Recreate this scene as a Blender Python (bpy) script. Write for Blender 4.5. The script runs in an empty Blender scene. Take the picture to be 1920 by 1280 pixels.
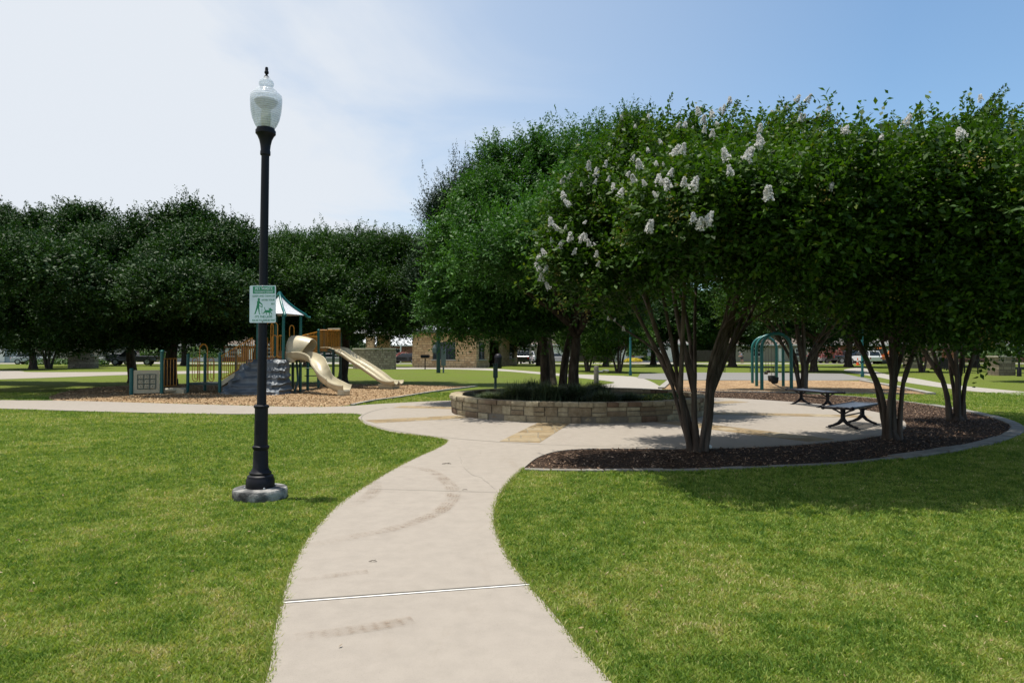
import bpy, bmesh, math, random
import numpy as np
from mathutils import Vector, Matrix, noise as mnoise
from mathutils.geometry import tessellate_polygon

random.seed(7); RNG = np.random.default_rng(7)
PI = math.pi; R = math.radians
SC = bpy.context.scene; COL = SC.collection

# ------------------------------------------------------------------ camera
CAM_H = 1.6; PITCH = math.atan(20/1280)
cd = bpy.data.cameras.new('camera'); cam = bpy.data.objects.new('camera', cd); COL.objects.link(cam)
cam.location = (0, 0, CAM_H); cam.rotation_euler = (PI/2 + PITCH, 0, 0)
cd.sensor_width = 36; cd.lens = 24; cd.clip_end = 2000; cd.clip_start = 0.05
SC.camera = cam
# ------------------------------------------------------------------ sky and sun
SUN_VEC = Vector((-0.62, 0.16, 4.0)).normalized()
SUN_EL = math.asin(SUN_VEC.z); SUN_ROT = math.atan2(SUN_VEC.x, SUN_VEC.y)
w = bpy.data.worlds.new('World'); SC.world = w; w.use_nodes = True
nt = w.node_tree; nt.nodes.clear()
def N(nt, t, **kw):
    n = nt.nodes.new(t)
    for k, v in kw.items(): setattr(n, k, v)
    return n
sky = N(nt, 'ShaderNodeTexSky', sky_type='NISHITA', sun_disc=False)
sky.sun_elevation = SUN_EL; sky.sun_rotation = SUN_ROT
sky.air_density = 1.0; sky.dust_density = 0.6; sky.ozone_density = 1.5
tc = N(nt, 'ShaderNodeTexCoord')
sep = N(nt, 'ShaderNodeSeparateXYZ'); nt.links.new(tc.outputs['Generated'], sep.inputs[0])
def M(op, a, b=None, c=None, clamp=False):
    m = N(nt, 'ShaderNodeMath', operation=op); m.use_clamp = clamp
    for i, v in enumerate((a, b, c)):
        if v is None: continue
        if isinstance(v, (int, float)): m.inputs[i].default_value = v
        else: nt.links.new(v, m.inputs[i])
    return m.outputs[0]
# thin cloud veil: noise on a cloud deck seen from below, thicker towards the west (left)
zc = M('MAXIMUM', sep.outputs[2], 0.03); zc = M('ADD', zc, 0.12)
cx_ = M('DIVIDE', sep.outputs[0], zc); cy_ = M('DIVIDE', sep.outputs[1], zc)
cmb = N(nt, 'ShaderNodeCombineXYZ'); nt.links.new(cx_, cmb.inputs[0]); nt.links.new(cy_, cmb.inputs[1])
n1 = N(nt, 'ShaderNodeTexNoise'); n1.inputs['Scale'].default_value = 1.15; n1.inputs['Detail'].default_value = 7; n1.inputs['Roughness'].default_value = 0.55; n1.inputs['Distortion'].default_value = 0.7
nt.links.new(cmb.outputs[0], n1.inputs['Vector'])
n2 = N(nt, 'ShaderNodeTexNoise'); n2.inputs['Scale'].default_value = 3.5; n2.inputs['Detail'].default_value = 8
nt.links.new(cmb.outputs[0], n2.inputs['Vector'])
grad = M('MULTIPLY_ADD', sep.outputs[0], -1.7, -0.08)          # west side cloudier
band = M('MULTIPLY_ADD', M('ABSOLUTE', M('SUBTRACT', sep.outputs[2], 0.22)), -1.3, 0.34)
s_ = M('ADD', M('ADD', grad, band), M('MULTIPLY_ADD', n1.outputs[0], 2.4, -1.25))
s_ = M('ADD', s_, M('MULTIPLY_ADD', n2.outputs[0], 0.22, -0.11))
mr = N(nt, 'ShaderNodeMapRange', interpolation_type='SMOOTHSTEP'); nt.links.new(s_, mr.inputs[0])
mr.inputs[1].default_value = -0.25; mr.inputs[2].default_value = 0.85; mr.inputs[3].default_value = 0.10; mr.inputs[4].default_value = 0.90
veil = M('MULTIPLY_ADD', sep.outputs[0], -0.72, 0.46)            # thin high haze, thicker to the west
veil = M('ADD', veil, M('MULTIPLY_ADD', mr.outputs[0], 0.50, -0.12), clamp=True)
veil = M('MINIMUM', M('MAXIMUM', veil, 0.06), 0.97)
mx = N(nt, 'ShaderNodeMix', data_type='RGBA'); nt.links.new(veil, mx.inputs[0])
tn = N(nt, 'ShaderNodeMix', data_type='RGBA', blend_type='MULTIPLY'); tn.inputs[0].default_value = 1; tn.inputs[7].default_value = (0.88, 1.08, 1.12, 1)
nt.links.new(sky.outputs[0], tn.inputs[6]); nt.links.new(tn.outputs[2], mx.inputs[6]); mx.inputs[7].default_value = (5.3, 5.6, 6.0, 1)
bg = N(nt, 'ShaderNodeBackground'); bg.inputs[1].default_value = 0.11
wo = N(nt, 'ShaderNodeOutputWorld'); nt.links.new(mx.outputs[2], bg.inputs[0]); nt.links.new(bg.outputs[0], wo.inputs[0])
sl = bpy.data.lights.new('sun', 'SUN'); sl.energy = 5.0; sl.angle = R(0.53); sl.color = (1.0, 0.94, 0.84)
so = bpy.data.objects.new('sun', sl); COL.objects.link(so)
so.rotation_euler = SUN_VEC.to_track_quat('Z', 'Y').to_euler(); so.location = (0, 0, 40)
SC.view_settings.view_transform = 'Standard'; SC.view_settings.look = 'None'
SC.view_settings.exposure = 0.45; SC.view_settings.gamma = 1.0

# ------------------------------------------------------------------ helpers: pixels of the photo (1920x1280) to world points
def ray(px, py):
    dx = (px-960)/1280; dy = (640-py)/1280
    return Vector((dx, math.cos(PITCH)-dy*math.sin(PITCH), math.sin(PITCH)+dy*math.cos(PITCH)))
def G(px, py, z=0.0):
    d = ray(px, py); t = (z-CAM_H)/d.z
    return Vector((d.x*t, d.y*t, z))
def A(px, py, Y):
    d = ray(px, py); t = Y/d.y
    return Vector((d.x*t, Y, CAM_H+d.z*t))

# ------------------------------------------------------------------ materials
def newmat(name):
    m = bpy.data.materials.new(name); m.use_nodes = True; nt = m.node_tree
    return m, nt, nt.nodes['Principled BSDF']
def ramp(nt, fac, cols, lo=0.3, hi=0.7):
    r = N(nt, 'ShaderNodeValToRGB'); e = r.color_ramp.elements
    while len(e) < len(cols): e.new(0.5)
    for i, c in enumerate(cols):
        e[i].position = lo+(hi-lo)*i/max(1, len(cols)-1); e[i].color = (*c, 1)
    nt.links.new(fac, r.inputs[0]); return r.outputs[0]
def noisetex(nt, scale, detail=6, rough=0.55, coord='Object', dist=0, stretch=None):
    t = N(nt, 'ShaderNodeTexCoord'); o = t.outputs[coord]
    if stretch:
        mp = N(nt, 'ShaderNodeMapping'); mp.inputs['Scale'].default_value = stretch
        nt.links.new(o, mp.inputs[0]); o = mp.outputs[0]
    n = N(nt, 'ShaderNodeTexNoise'); n.inputs['Scale'].default_value = scale; n.inputs['Detail'].default_value = detail
    n.inputs['Roughness'].default_value = rough; n.inputs['Distortion'].default_value = dist
    nt.links.new(o, n.inputs['Vector']); return n.outputs[0]
def mixc(nt, f, a, b, mode='MIX'):
    m = N(nt, 'ShaderNodeMix', data_type='RGBA', blend_type=mode)
    for i, v in ((0, f), (6, a), (7, b)):
        if isinstance(v, (int, float)): m.inputs[i].default_value = v
        elif isinstance(v, tuple): m.inputs[i].default_value = (*v, 1)
        else: nt.links.new(v, m.inputs[i])
    return m.outputs[2]
def bump(nt, bsdf, h, strength=0.5, dist=0.02):
    b = N(nt, 'ShaderNodeBump'); b.inputs['Strength'].default_value = strength; b.inputs['Distance'].default_value = dist
    nt.links.new(h, b.inputs['Height']); nt.links.new(b.outputs[0], bsdf.inputs['Normal'])
def mat(name, cols, scale=4, rough=0.7, metal=0, bmp=0.2, bscale=None, dist=0.01, stretch=None, spec=0.5, lo=0.3, hi=0.7):
    m, nt, b = newmat(name)
    if not isinstance(cols, list): cols = [tuple(c*0.88 for c in cols), cols, tuple(min(1, c*1.1) for c in cols)]
    n = noisetex(nt, scale, stretch=stretch)
    nt.links.new(ramp(nt, n, cols, lo, hi), b.inputs['Base Color'])
    b.inputs['Roughness'].default_value = rough; b.inputs['Metallic'].default_value = metal
    b.inputs['Specular IOR Level'].default_value = spec
    if bmp: bump(nt, b, noisetex(nt, bscale or scale*6, stretch=stretch), bmp, dist)
    return m
def leafmat(name, cols, rough=0.42, trans=0.25, spec=0.5, tint=(1.25, 1.35, 0.5)):
    m, nt, b = newmat(name)
    a = N(nt, 'ShaderNodeAttribute', attribute_name='tone')
    c = ramp(nt, a.outputs['Fac'], cols, 0.0, 1.0)
    nt.links.new(c, b.inputs['Base Color']); b.inputs['Roughness'].default_value = rough; b.inputs['Specular IOR Level'].default_value = spec
    t = N(nt, 'ShaderNodeBsdfTranslucent'); tcol = mixc(nt, 1.0, c, tint, 'MULTIPLY'); nt.links.new(tcol, t.inputs[0])
    mx = N(nt, 'ShaderNodeMixShader'); mx.inputs[0].default_value = trans
    nt.links.new(b.outputs[0], mx.inputs[1]); nt.links.new(t.outputs[0], mx.inputs[2])
    nt.links.new(mx.outputs[0], nt.nodes['Material Output'].inputs[0]); return m
def stonemat(name, cols, bw, bh, mortar=(0.2, 0.18, 0.15), msize=0.012, squash=0.6):
    # coursed rubble: brick pattern in metres on the UVs, stones of several tones
    m, nt, b = newmat(name)
    t = N(nt, 'ShaderNodeTexCoord'); n = noisetex(nt, 2.5, 4)
    dv = N(nt, 'ShaderNodeVectorMath', operation='SCALE'); nd = N(nt, 'ShaderNodeTexNoise'); nd.inputs['Scale'].default_value = 2.0
    nt.links.new(t.outputs['UV'], nd.inputs['Vector']); nt.links.new(nd.outputs[1], dv.inputs[0]); dv.inputs[3].default_value = 0.09
    ad = N(nt, 'ShaderNodeVectorMath', operation='ADD'); nt.links.new(t.outputs['UV'], ad.inputs[0]); nt.links.new(dv.outputs[0], ad.inputs[1])
    br = N(nt, 'ShaderNodeTexBrick'); br.inputs['Scale'].default_value = 1; br.inputs['Brick Width'].default_value = bw; br.inputs['Row Height'].default_value = bh
    br.inputs['Mortar Size'].default_value = msize; br.inputs['Mortar Smooth'].default_value = 0.3; br.squash = squash; br.squash_frequency = 3; br.offset_frequency = 2; br.offset = 0.37
    br.inputs['Color1'].default_value = (0, 0, 0, 1); br.inputs['Color2'].default_value = (1, 1, 1, 1); br.inputs['Mortar'].default_value = (0.5, 0.5, 0.5, 1); br.inputs['Bias'].default_value = 0
    nt.links.new(ad.outputs[0], br.inputs['Vector'])
    sc = ramp(nt, br.outputs['Color'], cols, 0.0, 1.0)
    sc = mixc(nt, 0.35, sc, ramp(nt, noisetex(nt, 9), [tuple(c*0.6 for c in cols[1]), tuple(min(1, c*1.3) for c in cols[1])], 0.35, 0.65))
    fin = mixc(nt, br.outputs['Fac'], sc, mortar)
    nt.links.new(fin, b.inputs['Base Color']); b.inputs['Roughness'].default_value = 0.9; b.inputs['Specular IOR Level'].default_value = 0.2
    inv = N(nt, 'ShaderNodeMath', operation='MULTIPLY_ADD'); nt.links.new(br.outputs['Fac'], inv.inputs[0]); inv.inputs[1].default_value = -1; nt.links.new(n, inv.inputs[2])
    bump(nt, b, inv.outputs[0], 0.7, 0.03)
    return m

# ------------------------------------------------------------------ mesh building
class MB:
    def __init__(s): s.v = []; s.f = []
    def add(s, vs, fs):
        o = len(s.v); s.v += [tuple(v) for v in vs]; s.f += [tuple(i+o for i in f) for f in fs]; return s
    def box(s, c, size, rz=0, M=None, taper=1.0):
        x, y, z = (d/2 for d in size); vs = []
        for dz in (-z, z):
            k = taper if dz > 0 else 1
            for dx, dy in ((-x, -y), (x, -y), (x, y), (-x, y)): vs.append(Vector((dx*k, dy*k, dz)))
        mt = M or Matrix.Rotation(rz, 3, 'Z')
        vs = [mt @ v + Vector(c) for v in vs]
        return s.add(vs, [(3, 2, 1, 0), (4, 5, 6, 7), (0, 1, 5, 4), (1, 2, 6, 5), (2, 3, 7, 6), (3, 0, 4, 7)])
    def tube(s, pts, rad, seg=8, cap=True):
        pts = [Vector(p) for p in pts]; n = len(pts)
        if isinstance(rad, (int, float)): rad = [rad]*n
        ref = None; vs = []; fs = []
        for i, p in enumerate(pts):
            d = (pts[min(i+1, n-1)]-pts[max(i-1, 0)])
            d = d.normalized() if d.length > 1e-9 else Vector((0, 0, 1))
            if ref is None: ref = d.orthogonal().normalized()
            ref = (ref - d*ref.dot(d)); ref = ref.normalized() if ref.length > 1e-6 else d.orthogonal().normalized()
            b = d.cross(ref)
            for k in range(seg):
                a = 2*PI*k/seg; vs.append(p+(ref*math.cos(a)+b*math.sin(a))*rad[i])
        for i in range(n-1):
            for k in range(seg):
                k2 = (k+1) % seg; fs.append((i*seg+k, i*seg+k2, (i+1)*seg+k2, (i+1)*seg+k))
        if cap: fs.append(tuple(range(seg-1, -1, -1))); fs.append(tuple((n-1)*seg+k for k in range(seg)))
        return s.add(vs, fs)
    def lathe(s, prof, c=(0, 0, 0), seg=24, M=None, jit=0):
        vs = []; fs = []; n = len(prof); M = M or Matrix.Identity(3)
        for i, (r, z) in enumerate(prof):
            for k in range(seg):
                a = 2*PI*k/seg; rr = r*(1+(random.uniform(-jit, jit) if jit else 0)); vs.append(M @ Vector((rr*math.cos(a), rr*math.sin(a), z))+Vector(c))
        for i in range(n-1):
            for k in range(seg):
                k2 = (k+1) % seg; fs.append((i*seg+k, i*seg+k2, (i+1)*seg+k2, (i+1)*seg+k))
        if prof[0][0] > 1e-4: fs.append(tuple(range(seg-1, -1, -1)))
        if prof[-1][0] > 1e-4: fs.append(tuple((n-1)*seg+k for k in range(seg)))
        return s.add(vs, fs)
    def prism(s, poly, z0, z1):
        n = len(poly); tri = tessellate_polygon([[Vector((p[0], p[1], 0)) for p in poly]])
        vs = [(p[0], p[1], z0) for p in poly]+[(p[0], p[1], z1) for p in poly]; fs = []
        for t in tri:
            a, b, c = (Vector(poly[i][:2]) for i in t)
            ccw = (b-a).cross(c-a) > 0
            t = t if ccw else t[::-1]
            fs.append(tuple(i+n for i in t))
        for i in range(n): fs.append((i, (i+1) % n, (i+1) % n+n, i+n))
        return s.add(vs, fs)
    def sweep(s, pts, profs, up=Vector((0, 0, 1)), closed=True):
        # profs: one profile (list of (side, up)) or one per point
        pts = [Vector(p) for p in pts]; n = len(pts); m = None; vs = []; fs = []
        for i, p in enumerate(pts):
            d = (pts[min(i+1, n-1)]-pts[max(i-1, 0)]).normalized()
            side = d.cross(up).normalized(); u = side.cross(d).normalized()
            pr = profs[i] if isinstance(profs[0][0], (list, tuple)) and isinstance(profs[0][0][0], (int, float, tuple)) and isinstance(profs[0][0], (list,)) else profs
            if hasattr(profs, 'shape'): pr = profs[i]
            m = len(pr)
            for a, b in pr: vs.append(p+side*a+u*b)
        for i in range(n-1):
            for k in range(m if closed else m-1):
                k2 = (k+1) % m; fs.append((i*m+k, (i+1)*m+k, (i+1)*m+k2, i*m+k2))
        if closed: fs.append(tuple(range(m))); fs.append(tuple((n-1)*m+k for k in range(m-1, -1, -1)))
        return s.add(vs, fs)
    def build(s, name, m, parent=None, smooth=None, bevel=0, fixn=True):
        me = bpy.data.meshes.new(name); me.from_pydata(s.v, [], s.f); me.update()
        if fixn:
            b = bmesh.new(); b.from_mesh(me); bmesh.ops.recalc_face_normals(b, faces=b.faces); b.to_mesh(me); b.free()
        boxuv(me); me.materials.append(m)
        if smooth is not None:
            me.polygons.foreach_set('use_smooth', [True]*len(me.polygons))
            if smooth < 179: me.set_sharp_from_angle(angle=R(smooth))
        o = bpy.data.objects.new(name, me); COL.objects.link(o)
        if bevel:
            bv = o.modifiers.new('bevel', 'BEVEL'); bv.width = bevel; bv.segments = 2; bv.limit_method = 'ANGLE'
        if parent: o.parent = parent
        return o
def boxuv(me):
    uv = me.uv_layers.new(name='UVMap'); n = len(me.loops)
    if not n: return
    co = np.empty(len(me.vertices)*3); me.vertices.foreach_get('co', co); co = co.reshape(-1, 3)
    vi = np.empty(n, int); me.loops.foreach_get('vertex_index', vi)
    pn = np.empty(len(me.polygons)*3); me.polygons.foreach_get('normal', pn); pn = pn.reshape(-1, 3)
    tot = np.empty(len(me.polygons), int); me.polygons.foreach_get('loop_total', tot)
    ln = np.repeat(pn, tot, axis=0); p = co[vi]
    flat = np.abs(ln[:, 2]) > 0.7
    h = np.hypot(ln[:, 0], ln[:, 1])+1e-9; tx = -ln[:, 1]/h; ty = ln[:, 0]/h
    u = np.where(flat, p[:, 0], p[:, 0]*tx+p[:, 1]*ty); v = np.where(flat, p[:, 1], p[:, 2])
    uv.data.foreach_set('uv', np.stack([u, v], 1).ravel())
def tag(o, label=None, cat=None, group=None, kind=None):
    if label: o['label'] = label
    if cat: o['category'] = cat
    if group: o['group'] = group
    if kind: o['kind'] = kind
    return o
def thing(name, label, cat, loc=(0, 0, 0), rz=0, group=None):
    o = bpy.data.objects.new(name, None); COL.objects.link(o); o.location = loc; o.rotation_euler = (0, 0, rz); o.empty_display_size = 0.2
    return tag(o, label, cat, group)
def dup(o, loc=None, rz=None, label=None, scale=None, parent=None):
    c = o.copy(); COL.objects.link(c); c.parent = parent
    if loc is not None: c.location = loc
    if rz is not None: c.rotation_euler = (0, 0, rz)
    if scale is not None: c.scale = scale if isinstance(scale, tuple) else (scale,)*3
    if label: c['label'] = label
    for ch in [x for x in bpy.data.objects if x.parent == o]: dup(ch, parent=c)
    return c
def catmull(pts, sub=6, closed=False):
    P = [Vector(p) for p in pts]; n = len(P); out = []
    rng = range(n) if closed else range(n-1)
    for i in rng:
        if closed: a, b, c, d = P[i-1], P[i], P[(i+1) % n], P[(i+2) % n]
        else: a, b, c, d = P[max(i-1, 0)], P[i], P[i+1], P[min(i+2, n-1)]
        for k in range(sub):
            t = k/sub
            out.append(0.5*((2*b)+(c-a)*t+(2*a-5*b+4*c-d)*t*t+(3*b-a-3*c+d)*t**3))
    if not closed: out.append(P[-1])
    return out
def quads_object(name, V, tone, m, parent=None, smooth=False):
    # V: (n,4,3) array of quads
    n = len(V); me = bpy.data.meshes.new(name)
    me.vertices.add(n*4); me.vertices.foreach_set('co', V.reshape(-1).astype(np.float32))
    me.loops.add(n*4); me.loops.foreach_set('vertex_index', np.arange(n*4, dtype=np.int32))
    me.polygons.add(n); me.polygons.foreach_set('loop_start', np.arange(0, n*4, 4, dtype=np.int32))
    me.update(calc_edges=True)
    at = me.attributes.new('tone', 'FLOAT', 'POINT'); at.data.foreach_set('value', np.repeat(tone, 4).astype(np.float32))
    me.materials.append(m)
    o = bpy.data.objects.new(name, me); COL.objects.link(o)
    if parent: o.parent = parent
    return o
def nrm(a): return a/(np.linalg.norm(a, axis=-1, keepdims=True)+1e-9)
def inpoly(x, y, poly):
    r = np.zeros(len(x), bool); n = len(poly)
    for i in range(n):
        x1, y1 = poly[i][0], poly[i][1]; x2, y2 = poly[(i+1) % n][0], poly[(i+1) % n][1]
        c = ((y1 > y) != (y2 > y)) & (x < (x2-x1)*(y-y1)/((y2-y1) if y2 != y1 else 1e-9)+x1); r ^= c
    return r

# ------------------------------------------------------------------ shared materials
def concrete(name, base, tint=1.0):
    m, nt, b = newmat(name)
    c = ramp(nt, noisetex(nt, 0.55, 8, 0.6), [tuple(x*0.96 for x in base), base, tuple(x*1.03 for x in base)], 0.35, 0.65)
    c = mixc(nt, 0.5, c, ramp(nt, noisetex(nt, 6, 8, 0.7), [tuple(x*0.86 for x in base), tuple(x*1.06 for x in base)], 0.35, 0.6))
    sp = ramp(nt, noisetex(nt, 160, 3, 0.6), [(0.80, 0.79, 0.77), (1, 1, 1), (1, 1, 1)], 0.28, 0.62)
    c = mixc(nt, 1.0, c, sp, 'MULTIPLY')
    st = ramp(nt, noisetex(nt, 1.7, 5, 0.7, dist=1.2, stretch=(1, 0.35, 1)), [(0.84, 0.81, 0.77), (1, 1, 1)], 0.25, 0.42)
    c = mixc(nt, 0.45, c, st, 'MULTIPLY')
    nt.links.new(c, b.inputs['Base Color']); b.inputs['Roughness'].default_value = 0.9; b.inputs['Specular IOR Level'].default_value = 0.15
    bump(nt, b, noisetex(nt, 60, 5, 0.7, stretch=(1, 5, 1)), 0.35, 0.005); return m
M_CONC = concrete('concrete', (0.2703, 0.2418, 0.2085))
M_CONC2 = concrete('concrete_far', (0.2904, 0.2706, 0.2376))
M_ASPH = concrete('asphalt', (0.1782, 0.1716, 0.1617))
M_GROOVE = mat('groove', (0.13, 0.12, 0.10), 8)
M_CURB = mat('curb_concrete', [(0.1820, 0.1715, 0.1470), (0.2520, 0.2380, 0.2100), (0.2940, 0.2800, 0.2450)], 5, 0.9, bmp=0.4, bscale=60)
M_BLACK = mat('black_paint', (0.008, 0.008, 0.012), 5, 0.5, bmp=0.05, spec=0.22)
M_TEAL = mat('teal_paint', (0.004, 0.105, 0.10), 5, 0.35, bmp=0.03)
M_TEAL_D = mat('dark_green_paint', (0.010, 0.045, 0.042), 5, 0.4, bmp=0.03)
M_ORANGE = mat('orange_paint', (0.52, 0.22, 0.025), 5, 0.4, bmp=0.03)
M_TAN = mat('tan_plastic', (0.4680, 0.4134, 0.2886), 3, 0.33, bmp=0.04)
M_ROCK = mat('grey_moulded_plastic', [(0.0638, 0.0765, 0.0892), (0.0978, 0.1148, 0.1318), (0.1403, 0.1615, 0.1785)], 3, 0.5, bmp=0.3, bscale=14, dist=0.015)
M_WHITE = mat('white_paint', (0.70, 0.70, 0.68), 5, 0.5, bmp=0.05)
M_GLASS_D = mat('dark_window_glass', (0.02, 0.025, 0.03), 2, 0.08, bmp=0)
M_RUBBER = mat('rubber', (0.02, 0.02, 0.02), 5, 0.8)
M_METAL = mat('grey_metal', (0.35, 0.37, 0.38), 5, 0.4, metal=0.6, bmp=0.05)
M_SIGNGREEN = mat('sign_green', (0.005, 0.23, 0.10), 5, 0.4, bmp=0)
M_SIGNWHITE = mat('sign_white', (0.66, 0.76, 0.82), 5, 0.35, bmp=0)
M_BARK = mat('bark', [(0.022, 0.017, 0.013), (0.055, 0.043, 0.033), (0.10, 0.08, 0.062)], 7, 0.95, bmp=0.9, bscale=16, dist=0.04, stretch=(1.6, 1.6, 0.35), spec=0.1)
M_CBARK = mat('crape_myrtle_bark', [(0.0312, 0.0221, 0.0164), (0.0640, 0.0476, 0.0369), (0.1230, 0.0984, 0.0804)], 5, 0.75, bmp=0.6, bscale=14, dist=0.02, stretch=(1.9680, 1.9680, 0.2460), spec=0.2)
L_CRAPE = leafmat('crape_leaf', [(0.0142, 0.0359, 0.0040), (0.0275, 0.0718, 0.0060), (0.0548, 0.1197, 0.0088), (0.1018, 0.1037, 0.0120)], 0.55, 0.30, 0.22)
L_ASH = leafmat('ash_leaf', [(0.0190, 0.0603, 0.0102), (0.0380, 0.1091, 0.0158), (0.0684, 0.1663, 0.0226)], 0.55, 0.26, 0.22)
L_OAK = leafmat('oak_leaf', [(0.0100, 0.0290, 0.0056), (0.0187, 0.0525, 0.0085), (0.0358, 0.0860, 0.0121)], 0.55, 0.18, 0.22)
L_ELM = leafmat('elm_leaf', [(0.0132, 0.0378, 0.0067), (0.0264, 0.0714, 0.0101), (0.0536, 0.1134, 0.0157)], 0.55, 0.25, 0.22)
L_CEDAR = leafmat('cedar_leaf', [(0.0073, 0.0231, 0.0085), (0.0145, 0.0400, 0.0138), (0.0254, 0.0616, 0.0185)], 0.55, 0.12, 0.22)
L_SHRUB = leafmat('shrub_leaf', [(0.03, 0.07, 0.02), (0.06, 0.12, 0.03), (0.10, 0.17, 0.04)], 0.5, 0.25)
L_PINK = leafmat('pink_bloom', [(0.12, 0.03, 0.03), (0.35, 0.09, 0.10), (0.05, 0.09, 0.03)], 0.6, 0.25)
L_YEL = leafmat('yellow_bloom', [(0.5, 0.4, 0.03), (0.6, 0.5, 0.05)], 0.6, 0.25)
L_PETAL = leafmat('white_petal', [(0.4250, 0.3995, 0.3400), (0.6290, 0.6205, 0.6035), (0.6970, 0.6970, 0.6970)], 0.7, 0.35, 0.2, (0.8500, 0.8500, 0.8500))
L_BUD = leafmat('bud', [(0.20, 0.17, 0.05), (0.32, 0.26, 0.10)], 0.6, 0.25, 0.2)

# ------------------------------------------------------------------ ground sheets
m, nt, b = newmat('grass')
big = noisetex(nt, 0.35, 6, 0.6); mid = noisetex(nt, 2.2, 6, 0.65, dist=0.4); fine = noisetex(nt, 30, 6, 0.75)
c1 = ramp(nt, fine, [(0.0510, 0.0748, 0.0095), (0.0918, 0.1258, 0.0170), (0.1462, 0.1734, 0.0306)], 0.30, 0.68)
c2 = ramp(nt, fine, [(0.0530, 0.0544, 0.0150), (0.1020, 0.0986, 0.0306), (0.1632, 0.1462, 0.0646)], 0.30, 0.68)
f = N(nt, 'ShaderNodeMath', operation='MULTIPLY_ADD'); nt.links.new(big, f.inputs[0]); f.inputs[1].default_value = 0.6
g_ = N(nt, 'ShaderNodeMath', operation='MULTIPLY'); nt.links.new(mid, g_.inputs[0]); g_.inputs[1].default_value = 0.40; nt.links.new(g_.outputs[0], f.inputs[2])
fr = ramp(nt, f.outputs[0], [(0, 0, 0), (0.75, 0.75, 0.75)], 0.47, 0.66)
nt.links.new(mixc(nt, fr, c1, c2), b.inputs['Base Color']); b.inputs['Roughness'].default_value = 0.95; b.inputs['Specular IOR Level'].default_value = 0.1
bump(nt, b, noisetex(nt, 55, 6, 0.8), 0.9, 0.03)
M_GRASS = m
mb = MB(); n = 24
xs = np.linspace(-700, 700, n+1); ys = np.linspace(-120, 1200, n+1)
mb.add([(x, y, 0) for y in ys for x in xs], [(j*(n+1)+i, j*(n+1)+i+1, (j+1)*(n+1)+i+1, (j+1)*(n+1)+i) for j in range(n) for i in range(n)])
tag(mb.build('ground', M_GRASS), kind='structure')

def GP(l, z=0): return [G(x, y, z) for x, y in l]
left_edge = [(500,1280),(512,1200),(527,1140),(545,1075),(570,1025),(600,985),(640,945),(700,905),(760,870),(812,846),(835,833),(834,826),(800,820),(735,812),(700,803),(680,795),(672,785),(676,778),(640,776),(560,777),(400,777),(200,773),(0,767),(-300,760)]
far_edge = [(-300,746),(0,751),(130,752),(230,755),(400,760),(560,764),(640,763),(700,759),(770,755),(838,752)]
PC = Vector((1.75, 18.5, 0)); PR = 3.4      # stone planter
ZC = Vector((2.6, 17.7, 0)); ZR = 6.35      # plaza
right_in = [(1300,745),(1380,748),(1450,752),(1550,760),(1650,775),(1690,788),(1699,798),(1690,808),(1640,820),(1560,830),(1450,838),(1300,843),(1150,843),(1060,846),(1012,858),(983,879)]
right_edge = [(958,902),(937,930),(927,960),(928,990),(938,1020),(955,1055),(990,1102),(1020,1135),(1060,1185),(1100,1235),(1140,1280)]
back = [ZC+Vector((math.cos(a)*6.6, math.sin(a)*6.6, 0)) for a in np.linspace(R(138), R(62), 8)]
le = catmull([Vector((-0.7, -4, 0)), Vector((-0.88, 1.0, 0)), Vector((-0.98, 2.2, 0))]+GP(left_edge), 6)
re = catmull(GP(right_edge)+[Vector((0.80, 2.1, 0)), Vector((1.05, 1.0, 0)), Vector((1.9, -4, 0))], 6)
concrete_poly = le+catmull(GP(far_edge), 5)+back+catmull(GP(right_in), 6)+re
tag(MB().prism(concrete_poly, -0.08, 0.024).build('path', M_CONC), kind='structure')
# mulch bed round the plaza
bed_outer = [(983,881),(1060,883),(1250,883),(1450,876),(1600,868),(1750,850),(1850,832),(1897,816),(1908,804),(1893,793),(1850,780),(1780,766),(1700,754),(1600,744),(1480,737),(1350,731),(1270,728)]
bo = catmull(GP(bed_outer), 6)
bed_poly = bo+[Vector((3.0, 22, 0)), Vector((2, 14, 0)), G(1060, 838), G(1003, 856), G(974, 876)]
M_MULCH = mat('mulch', [(0.012, 0.008, 0.006), (0.04, 0.026, 0.018), (0.085, 0.055, 0.04)], 22, 0.95, bmp=1, bscale=30, dist=0.04, spec=0.1)
tag(MB().prism(bed_poly, -0.05, 0.010).build('mulch_bed', M_MULCH), kind='structure')
# wood chip areas
m, nt, b = newmat('wood_chips')
v = N(nt, 'ShaderNodeTexVoronoi'); v.inputs['Scale'].default_value = 13; t = N(nt, 'ShaderNodeTexCoord'); nt.links.new(t.outputs['Object'], v.inputs['Vector'])
sp_ = N(nt, 'ShaderNodeSeparateColor'); nt.links.new(v.outputs['Color'], sp_.inputs[0])
c = ramp(nt, sp_.outputs[0], [(0.17, 0.105, 0.055), (0.30, 0.20, 0.11), (0.42, 0.31, 0.19)], 0.0, 1.0)
c = mixc(nt, 0.8, c, ramp(nt, noisetex(nt, 0.8, 5), [(0.72, 0.70, 0.68), (1.05, 1.02, 1)], 0.35, 0.6), 'MULTIPLY')
nt.links.new(c, b.inputs['Base Color']); b.inputs['Roughness'].default_value = 0.95; b.inputs['Specular IOR Level'].default_value = 0.1
bump(nt, b, v.outputs['Distance'], 1.0, 0.05); M_CHIPS = m
play_poly = catmull(GP([(100,751),(230,754.6),(400,759.6),(560,763.4),(645,762),(700,752),(745,746),(796,737.5),(833,732),(870,727.5),(893,724.5),(820,723),(700,721),(560,720),(400,721),(280,722),(180,727),(110,738)]), 4, True)
tag(MB().prism(play_poly, -0.05, 0.014).build('wood_chip_ground', M_CHIPS), kind='structure')
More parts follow.
